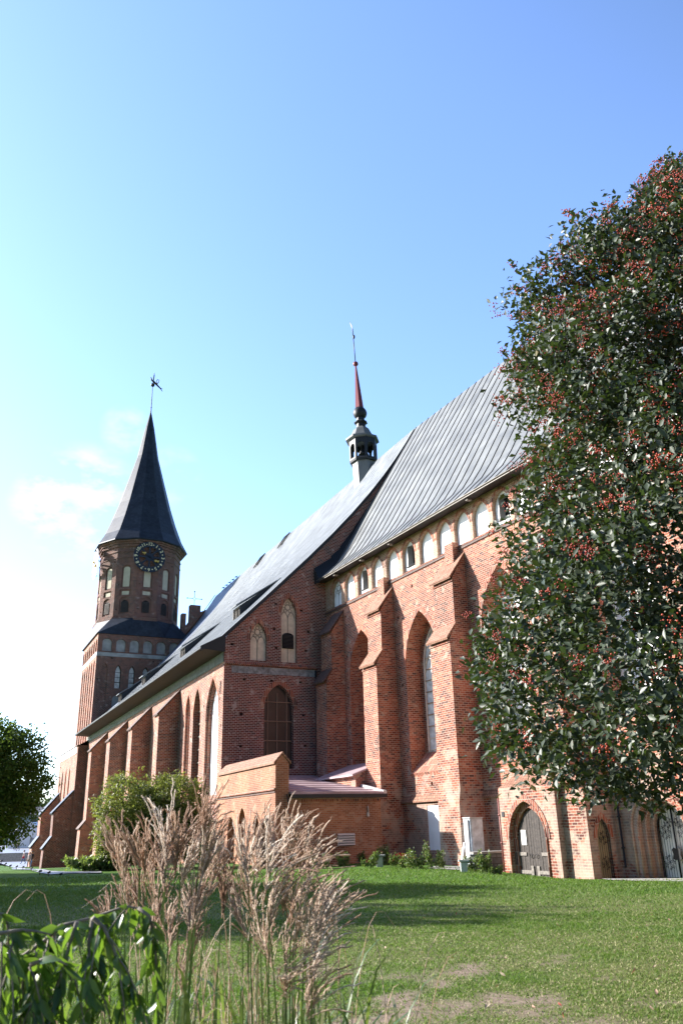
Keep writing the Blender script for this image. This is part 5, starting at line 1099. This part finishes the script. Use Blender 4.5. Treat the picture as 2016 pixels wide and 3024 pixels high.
    raw_mesh('blades', np.array([tuple(v) for v in V]), np.array(F), 'reed_leaf', R, t)
def mk(tips, cx, seed, lo=120, hi=215):
    r = random.Random(seed); return [(x, y, x+(cx-x)*r.uniform(.16, .34)+r.gauss(0, 14), y+r.uniform(lo, hi)) for x, y in tips]
TA = [(316, 2434), (352, 2470), (378, 2442), (412, 2450), (442, 2398), (486, 2352), (520, 2420), (549, 2388), (597, 2405), (621, 2322), (478, 2470), (430, 2520), (575, 2480), (640, 2430), (465, 2560), (560, 2590), (395, 2575), (612, 2545), (350, 2585), (505, 2660), (445, 2705), (575, 2700), (540, 2790), (300, 2640), (470, 2820), (535, 2520), (588, 2620)]
TA = TA[:24]+[(655, 2470), (640, 2560), (675, 2540)]
TB = [(660, 2560), (700, 2430), (735, 2400), (772, 2380), (800, 2425), (845, 2390), (877, 2404), (905, 2430), (925, 2455), (760, 2480), (830, 2490), (690, 2520), (870, 2545), (900, 2530), (985, 2582), (1010, 2632), (995, 2615), (985, 2660), (725, 2590), (800, 2600), (900, 2650), (985, 2740), (860, 2720), (765, 2700), (950, 2690), (965, 2600), (680, 2640), (970, 2830), (940, 2830), (830, 2810)]
TB = [(x if x < 900 else 900+(x-900)*.75, y) for x, y in TB]
plume_grass('left clump of tall brown feathery plumed grass in the foreground', Vector((-.66, 3.05, gz(-.66, 3.05))), mk(TA, 500, 1), 5, .42, 1.1)
plume_grass('right clump of paler pinkish plumed grass in the foreground', Vector((-.22, 3.15, gz(-.22, 3.15))), mk(TB, 810, 2), 6, .68, 1.4)
# ---- weeping leafy shrub bottom left
def weeping():
    rg = random.Random(12); rng = np.random.RandomState(12); root = Vector((-1.35, 2.55, gz(-1.35, 2.55)))
    t = thing('weeping_shrub', 'leafy green weeping shrub in the bottom left foreground', 'shrub', root)
    D = 2.45
    main = [[(-160, 2800), (0, 2756), (35, 2750), (67, 2746), (112, 2751), (150, 2760)], [(60, 2830), (137, 2774), (178, 2734), (230, 2722), (274, 2710), (330, 2690), (370, 2676), (408, 2682), (424, 2700)], [(-200, 2700), (-60, 2690), (10, 2700), (30, 2740)], [(-100, 2860), (30, 2830), (90, 2822), (150, 2840)], [(274, 2710), (306, 2737), (338, 2807), (360, 2887), (357, 3040)], [(228, 2722), (205, 2790), (183, 2870), (160, 2960), (145, 3040)], [(90, 2850), (150, 2825), (200, 2850)], [(408, 2682), (440, 2704), (458, 2770), (462, 2850)], [(274, 2710), (262, 2790), (270, 2880), (262, 2980)]]
    mb = MB(); P = []; A = []; starts = []
    mb.tube([root-Z*.05, root+Vector((.03, 0, .6)), at(-180, 2820, D+.15)], [.03, .024, .016], 7, 'bark')
    for k, pl_ in enumerate(main):
        d = D+rg.uniform(-.12, .18); pts = [at(x, y, d+rg.uniform(-.02, .02)) for x, y in pl_]; mb.tube(pts, [.0062-.004*i/(len(pts)-1) for i in range(len(pts))], 6, 'twig')
        for i in range(len(pts)-1):
            L = (pts[i+1]-pts[i]).length
            for q in range(max(2, int(L/.012))): p = pts[i].lerp(pts[i+1], rg.random()); starts.append((p, k)); P.append(p); A.append((pts[i+1]-pts[i]).normalized()*.5+Vector((rg.gauss(0, .5), rg.gauss(0, .5), rg.uniform(-1.7, .1))))
    for k in range(85):                                           # hanging shoots
        p, b_ = rg.choice(starts)
        if rg.random() < .55: p = at(rg.uniform(-60, 135)*(1 if rg.random() < .85 else 2.2), rg.uniform(2755, 2960), D+rg.uniform(-.15, .5))
        l = rg.uniform(.12, .42); dv = Vector((rg.gauss(.05, .25), rg.gauss(0, .25), 0)); pts = curve(p, p+dv*l*.5-Z*l*.2, p+dv*l-Z*l, 5); mb.tube(pts, [.0028, .0026, .0022, .002, .0016, .001], 4, 'twig')
        for q in range(int(l/.023)): f = rg.random(); i = min(4, int(f*5)); pp = pts[i].lerp(pts[i+1], f*5-i); P.append(pp); A.append(Vector((rg.gauss(.1, .45), rg.gauss(0, .45), -rg.uniform(.5, 1.6))))
    mb.build('branches', t); P = np.array([tuple(p) for p in P]); A = unit(np.array([tuple(a) for a in A])); n = len(P)
    lim = gp(0, 3024); sel = np.ones(n, bool)
    leaf_cards('leaves', P, A, rng.randn(n, 3)*.8+np.array([-.4, -.35, .6]), rng.uniform(.042, .080, n), rng.uniform(.015, .026, n), 'leaf_shrub', t, rng, .14)
weeping()
# ---- fallen leaves on the lawn
def fallen():
    rng = np.random.RandomState(77); me = None
    for k in range(46):
        px, py = rng.uniform(1000, 2016), 2640+380*rng.rand()**1.2; p = gp(px, py); L = rng.uniform(.05, .085)
        if k < 6:
            u = np.linspace(0, 1, 5); V = []; F = []
            for i, q in enumerate(u): w = .42*math.sin(math.pi*min(.97, q*.9+.06))*(1 if k % 2 else .8); V += [(q-.5, -w*.5, .18*q*q+.1*k/6), (q-.5, 0, .03), (q-.5, w*.5, .16*(1-q))]
            for i in range(4): F += [(3*i, 3*i+1, 3*i+4, 3*i+3), (3*i+1, 3*i+2, 3*i+5, 3*i+4)]
            o = raw_mesh('fallen_leaf', np.array(V), np.array(F), 'fallen_leaf', [.3+.12*k]*8 if k < 5 else [1.0]*8, None); fallen.src = getattr(fallen, 'src', [])+[o]
        else: o = fallen.src[k % 6].copy(); COL.objects.link(o)
        o.location = p+Z*.035; o.scale = (L, L, L); o.rotation_euler = (rng.randn()*.4, rng.randn()*.4, rng.uniform(0, 6.28))
        tag(o, 'small dry curled leaf lying on the worn lawn', 'leaf', 'fallen leaves on the lawn')
fallen()
# ================================================================== SMALL THINGS
for px, py, lb in ((1121, 2560, 'grey lamp box on the lawn before the rose bushes'), (1370, 2576, 'grey lamp box on the lawn before the stone wall'), (1671, 2593, 'grey lamp box on the lawn beside the plank door'), (2018, 2590, 'grey lamp box at the right edge before the portal')):
    p = gp(px, py); d = math.hypot(p.x, p.y); k = d/36; t = thing('lamp_box', lb, 'lamp', p, 'lamp boxes on the lawn'); F = lambda a, b, z: p+en*a*k-dn*b*k+Z*z*k
    F = lambda a, b, z, p=p, k=k: p+Vector((1, 0, 0))*a*k+Vector((0, 1, 0))*b*k+Z*z*k
    mb = MB(); mb.box(F, -.13, .13, -.11, .11, -.1, .40, 'lamp_grey'); mb.build('post', t)
    mb = MB(); mb.prism([F(-.20, -.17, .40), F(.22, -.17, .40), F(.22, -.17, .455), F(-.20, -.17, .47)], Vector((0, .36*k, 0)), 'lamp_grey'); mb.box(F, -.12, .20, -.15, .16, .375, .398, 'dark_metal'); mb.build('lamp_head', t)
# electrical cabinet on its plinth with a leaning board, low stone wall
F = lambda a, b, z: CH(-16.55-b, a, z)
t = thing('electrical_cabinet', 'tall grey metal electrical cabinet against the brick buttress', 'cabinet', CH(-16.4, 1.2, gz(*CH(-16.4, 1.2, 0).xy)))
mb = MB(); mb.box(F, .92, 1.62, -.5, -.02, -.6, 1.85, 'cabinet_grey'); mb.build('body', t)
mb = MB(); mb.box(F, .95, 1.58, -.02, .012, .35, 1.8, 'cabinet_grey'); mb.build('door', t)
mb = MB(); mb.box(F, .9, 1.66, -.52, .04, 1.853, 1.89, 'cabinet_white'); mb.build('roof', t)
mb = MB(); mb.prism([F(1.24, .013, 1.42), F(1.32, .013, 1.42), F(1.28, .013, 1.5)], dc*-.004, 'cabinet_white'); mb.build('warning_sign', t)
mb = MB(); mb.box(F, 1.64, 1.69, -.2, -.1, -.5, 1.78, 'cabinet_white'); tag(mb.build('lit_side_strip'), 'white strip added for the sunlit side of the grey electrical cabinet', 'panel')  # white strip added to carry the sunlight on the cabinet's outer side
mb = MB(); a = F(2.35, .1, -.35); mb.prism([a, a+oc*.06, F(1.86, -.1, .85)+oc*.06, F(1.86, -.1, .85)], dc*.12, 'cabinet_white'); tag(mb.build('leaning_board'), 'white board leaning against the white strip beside the cabinet', 'board')
mb = MB(); mb.prism([CH(-17.3, o_, z) for o_, z in ((.1, -.9), (2.38, -.9), (2.34, .36), (.1, .40))], -dc*.42, 'stone_block')
t = thing('stone_wall', 'low wall of grey stone blocks left of the plank door', 'wall', CH(-17.5, 1.2, -.3)); mb.build('block_courses', t)
mb = MB(); mb.box(CH, -17.78, -17.24, .06, 2.5, .402, .49, 'concrete'); mb.build('coping', t)
def red_cover():
    p = gp(1183, 2549); p = p+oc*-.0; mb = MB(); U = Vector((.97, .25, 0)).normalized(); V_ = Vector((-.25, .97, 0))
    for off, w, hh, ln in ((0, .34, .36, 1.5), (.42, .26, .44, 1.25)):
        rows = []
        for i in range(13):
            f = i/12; e = math.sin(math.pi*f)**.6; c = p+V_*off+U*(ln*(f-.42))+Z*(.10+hh*.25*f)
            rows.append([c+V_*(w*e*math.cos(a))+Z*(hh*.5*(.25+e)*max(0, math.sin(a))*(1+.15*math.sin(7*f+a*3))) for a in np.linspace(0, math.pi, 9)])
        for a, b_ in zip(rows, rows[1:]):
            for j in range(8): mb.face([a[j], a[j+1], b_[j+1], b_[j]], 'red_cover', True)
    tag(mb.build('red_cover'), 'crumpled red plastic cover lying behind the rose bushes', 'cover')
red_cover()
# ---- spotlights along the footpath
SPOTL = [(4, 2551), (16, 2560), (30, 2565), (49, 2567), (68, 2569), (93, 2573), (118, 2584), (144, 2588), (180, 2586)]
for k, (px, py) in enumerate(SPOTL):
    p = gp(px, py); d = math.hypot(p.x, p.y); hgt = (8.5 if k < 6 else 11)/2390*d
    t = thing('path_spotlight', ['leftmost', 'second', 'third', 'fourth', 'fifth', 'sixth', 'seventh', 'eighth', 'rightmost'][k]+' from the left of nine black spotlights along the footpath' if 0 < k < 8 else ['leftmost', 'rightmost'][k == 8]+' of the nine black spotlights along the footpath', 'spotlight', p, 'black spotlights along the footpath')
    hh = hgt if k < 8 else hgt*.45
    mb = MB(); mb.tube([p-Z*.02, p+Z*hh*.8], hgt*.09, 6, 'iron'); mb.build('post', t)
    mb = MB(); c = p+Z*hh*.85; a = Vector((.95, .05, .35 if k % 2 else .1)).normalized(); mb.tube([c-a*hgt*.32, c+a*hgt*.38], [hgt*.17, hgt*.24], 8, 'iron'); mb.build('lamp_head', t)
# ---- square: steps, tent, houses
o_ = at(0, 2527, 139); y0 = o_.y; mb = MB()
for k in range(6): F = lambda a, b, z: Vector((a, b, z)); mb.box(F, -120, -20, y0+k*.42, y0+(k+1)*.42+.002*k, -2.2, -1.88+.19*(k+1), 'concrete')
tag(mb.build('square_steps'), kind='structure')
mb = MB(); mb.box(lambda a, b, z: Vector((a, b, z)), -140, -15, y0+2.53, 240, -2.5, -.755, 'paving'); tag(mb.build('upper_square'), kind='structure')
def tent():
    p = at(84, 2490, 192); p.z = -.755; t = thing('marquee_tent', 'white marquee tent with a gabled roof on the upper square', 'tent', p); F = lambda a, b, z: p+Vector((a, b, z)); mb = MB()
    w, l, e, r = 4.2, 12, 2.75, 5.0
    mb.wall(F(0, 0, 0), Vector((1, 0, 0)), Vector((0, -1, 0)), [(-w, 0), (w, 0), (w, e), (-w, e)], [(arch(c, .95, .55, 1.5, 2.0, 5, False), .04) for c in (-2.1, .75, 2.9)], 'tent_white')
    for s in (-w, w): mb.face([F(s, 0, 0), F(s, l, 0), F(s, l, e), F(s, 0, e)], 'tent_white')
    mb.build('wall', t); mb = MB(); mb.prism([F(-w-.15, -.15, e-.05), F(w+.15, -.15, e-.05), F(0, -.15, r)], Vector((0, l, 0)), 'tent_white'); mb.build('roof', t)
    for c in (-2.1, .75, 2.9): mb = MB(); panel(mb, F(0, 0, 0), Vector((1, 0, 0)), Vector((0, -1, 0)), arch(c, .95, .55, 1.5, 2.0, 5, False), .03, 'grey_plaster'); mb.build('window', t)
    mb = MB(); mb.tube([F(-w-.15, -.17, e), F(0, -.17, r+.05), F(w+.15, -.17, e)], .06, 5, 'tent_white'); mb.build('edge_trim', t)
tent()
def house(label, px, d, w, h, roofh, nrow, ncol):
    p = at(px, 2470, d); p.z = -2.2; t = thing('far_house', label, 'house', p); F = lambda a, b, z: p+Vector((a, b, z)); mb = MB()
    hs = [rect(-w/2+w*(c+.3)/ncol, -w/2+w*(c+.7)/ncol, 1+h*r_/nrow, 1+h*r_/nrow+h/nrow*.5) for r_ in range(nrow) for c in range(ncol)]; hs = [q for q in hs if q[2][1] < h]
    mb.wall(F(0, 0, 0), Vector((1, 0, 0)), Vector((0, -1, 0)), rect(-w/2, w/2, 0, h), [(q, .25) for q in hs], 'far_wall')
    for s in (-w/2, w/2): mb.face([F(s, 0, 0), F(s, 10, 0), F(s, 10, h), F(s, 0, h)], 'far_wall')
    mb.build('wall', t); mb = MB(); mb.prism([F(-w/2-.4, -.4, h), F(-w/2-.4, 10.4, h), F(-w/2-.4, 5, h+roofh)], Vector((w+.8, 0, 0)), 'far_roof'); mb.build('roof', t)
    for q in hs: mb = MB(); panel(mb, F(0, 0, 0), Vector((1, 0, 0)), Vector((0, -1, 0)), q, .24, 'glass'); mb.build('window', t)
house('pale blue-grey far house behind the maple tree', 30, 275, 26, 9.5, 2.5, 3, 6)
house('small dark-roofed far house right behind the white tent', 118, 250, 9, 4.6, 2.4, 1, 3)
# ---- people
def person(label, pos, H, face, mats, pose, extra=None):
    t = thing('person', label, 'person', pos); k = H/1.75; sw = pose.get('step', .12); c, s = math.cos(face), math.sin(face)
    def L(x, y, z): return Vector((x*c-y*s, x*s+y*c, z))*k
    J = {'pel': (0, 0, .95), 'wst': (0, 0, 1.1), 'che': (0, .02, 1.32), 'nck': (0, .01, 1.5), 'hd0': (0, .02, 1.57), 'hd1': (0, .03, 1.70)}
    for sd, n in ((-1, 'l'), (1, 'r')):
        f = sw*sd*pose.get('sgn', 1)
        J['hip'+n] = (.10*sd, 0, .9); J['kn'+n] = (.11*sd, f*.7+.04, .5); J['an'+n] = (.11*sd, f*1.4 if f > 0 else f*1.6, .08); J['to'+n] = (.12*sd, (f*1.4 if f > 0 else f*1.6)+.16, .04)
        J['sh'+n] = (.18*sd, 0, 1.43); J['el'+n] = pose.get('el'+n, (.25*sd, -f*.5, 1.15)); J['wr'+n] = pose.get('wr'+n, (.25*sd, -f*.5+.1, .9)); J['hn'+n] = tuple(np.array(J['wr'+n])+(np.array(J['wr'+n])-np.array(J['el'+n]))*.35)
    R = {'pel': .14, 'wst': .125, 'che': .15, 'nck': .06, 'hd0': .085, 'hd1': .10, 'hip': .10, 'kn': .065, 'an': .045, 'to': .035, 'sh': .065, 'el': .045, 'wr': .035, 'hn': .035}
    E_ = [('pel', 'wst'), ('wst', 'che'), ('che', 'nck'), ('nck', 'hd0'), ('hd0', 'hd1')]
    for n in 'lr': E_ += [('pel', 'hip'+n), ('hip'+n, 'kn'+n), ('kn'+n, 'an'+n), ('an'+n, 'to'+n), ('che', 'sh'+n), ('sh'+n, 'el'+n), ('el'+n, 'wr'+n), ('wr'+n, 'hn'+n)]
    names = list(J); me = bpy.data.meshes.new('body'); me.from_pydata([L(*J[n]) for n in names], [(names.index(a), names.index(b)) for a, b in E_], [])
    o = bpy.data.objects.new('body', me); COL.objects.link(o); md = o.modifiers.new('skin', 'SKIN'); sd_ = o.modifiers.new('sub', 'SUBSURF'); sd_.levels = sd_.render_levels = 1
    for i, n in enumerate(names): r = R.get(n, R.get(n[:-1], .05))*k; v = me.skin_vertices[0].data[i]; v.radius = (r, r); v.use_root = n == 'pel'
    dg = bpy.context.evaluated_depsgraph_get(); m2 = bpy.data.meshes.new_from_object(o.evaluated_get(dg)); bpy.data.objects.remove(o); m2.name = 'body'
    for nm in mats: m2.materials.append(MATS[nm])
    hemz = pose.get('hem', .95)*k
    for p in m2.polygons:
        z = p.center.z; r = math.hypot(p.center.x, p.center.y); ce = p.center
        near = lambda n: (ce-L(*J[n])).length < .11*k
        i = 1 if z < hemz else 0
        if z < .09*k: i = 3
        if z > 1.50*k or near('wrl') or near('wrr') or near('hnl') or near('hnr'): i = 2
        if pose.get('bare') and (near('ell') or near('elr')): i = 2
        p.material_index = i; p.use_smooth = True
    o = bpy.data.objects.new('body', m2); COL.objects.link(o); o.parent = t
    mb = MB(); hc = pos+L(0, -.015, 1.685); mb.sphere(hc, .108*k, 'hair', 10, 7, (1, 1.05, 1.05)); mb.build('hair', t)
    mb = MB(); fc_ = pos+L(0, .11, 1.63); mb.sphere(fc_, .045*k, 'skin', 8, 5, (1, .6, 1.3)); mb.sphere(pos+L(0, .145, 1.63), .014*k, 'skin', 6, 4); mb.build('face', t)
    if extra: extra(t, lambda x, y, z: pos+L(x, y, z), k)
    return t
def pfeet(px, py, d, z): p = at(px, py, d); p.z = z; return p
def bag(m): 
    def f(t, L, k): mb = MB(); mb.box(lambda a, b, z: L(a, b, z), -.36, -.26, -.1, .18, .72, 1.0, m); mb.tube([L(-.31, 0, 1.0), L(-.15, .03, 1.45)], .012*k, 4, m); mb.build('shoulder_bag', t)
    return f
zb = -1.9; zt_ = -.755
person('person in light shirt and dark trousers standing on the upper square', pfeet(54.5, 2506, 160, zt_), 1.78, 2.6, ('cloth_white', 'cloth_dark', 'skin', 'cloth_dark'), {'step': .1, 'wrl': (-.22, .25, 1.25)})
person('person in dark clothes half hidden by the maple leaves', pfeet(45.5, 2499, 166, zt_), 1.74, .4, ('cloth_dark', 'cloth_dark', 'skin', 'cloth_dark'), {'step': .12})
person('person in pale blue clothes standing by the tent window', pfeet(99.5, 2496, 182, zt_), 1.8, 3.6, ('cloth_paleblue', 'cloth_white', 'skin', 'cloth_white'), {'step': .08, 'wrr': (.2, .3, 1.3), 'elr': (.3, .05, 1.2)})
person('person in cream top and jeans with a red bag below the steps', pfeet(71, 2534, 126, zb), 1.68, 1.9, ('cloth_white', 'cloth_jeans', 'skin', 'cloth_dark'), {'step': .2, 'bare': 1}, bag('cloth_red'))
person('person in patterned blouse and wide beige trousers beside the tower', pfeet(86.5, 2546, 108, zb), 1.70, 2.9, ('cloth_pattern', 'cloth_beige', 'skin', 'cloth_dark'), {'step': .08, 'hem': 1.02})
person('person in dark navy clothes walking close to the tower buttress', pfeet(93.5, 2545, 109.5, zb), 1.78, 2.9, ('cloth_dark', 'cloth_jeans', 'skin', 'cloth_dark'), {'step': .14, 'sgn': -1})
# ---- pigeons on the roof edge
for k, t_ in enumerate((14.1, 13.75, 13.6, 12.2, 12.0)):
    s_ = 43.6+k*1.3; t_ = 15.0; p = NV(s_, -t_+.1, z2(t_)+.02); mb = MB()
    mb.sphere(p+Z*.14, .1, 'dark_metal', 8, 5, (1.5, .9, .9)); mb.sphere(p+Z*.27+Vector((.13, 0, 0)), .05, 'dark_metal', 6, 4); mb.tube([p+Z*.13+Vector((-.1, 0, 0)), p+Z*.09+Vector((-.28, 0, 0))], [.05, .02], 5, 'dark_metal'); mb.tube([p, p+Z*.1], .012, 4, 'dark_metal')
    tag(mb.build('pigeon'), 'small dark pigeon perched on the bluish roof edge', 'pigeon', 'pigeons on the roof edge')
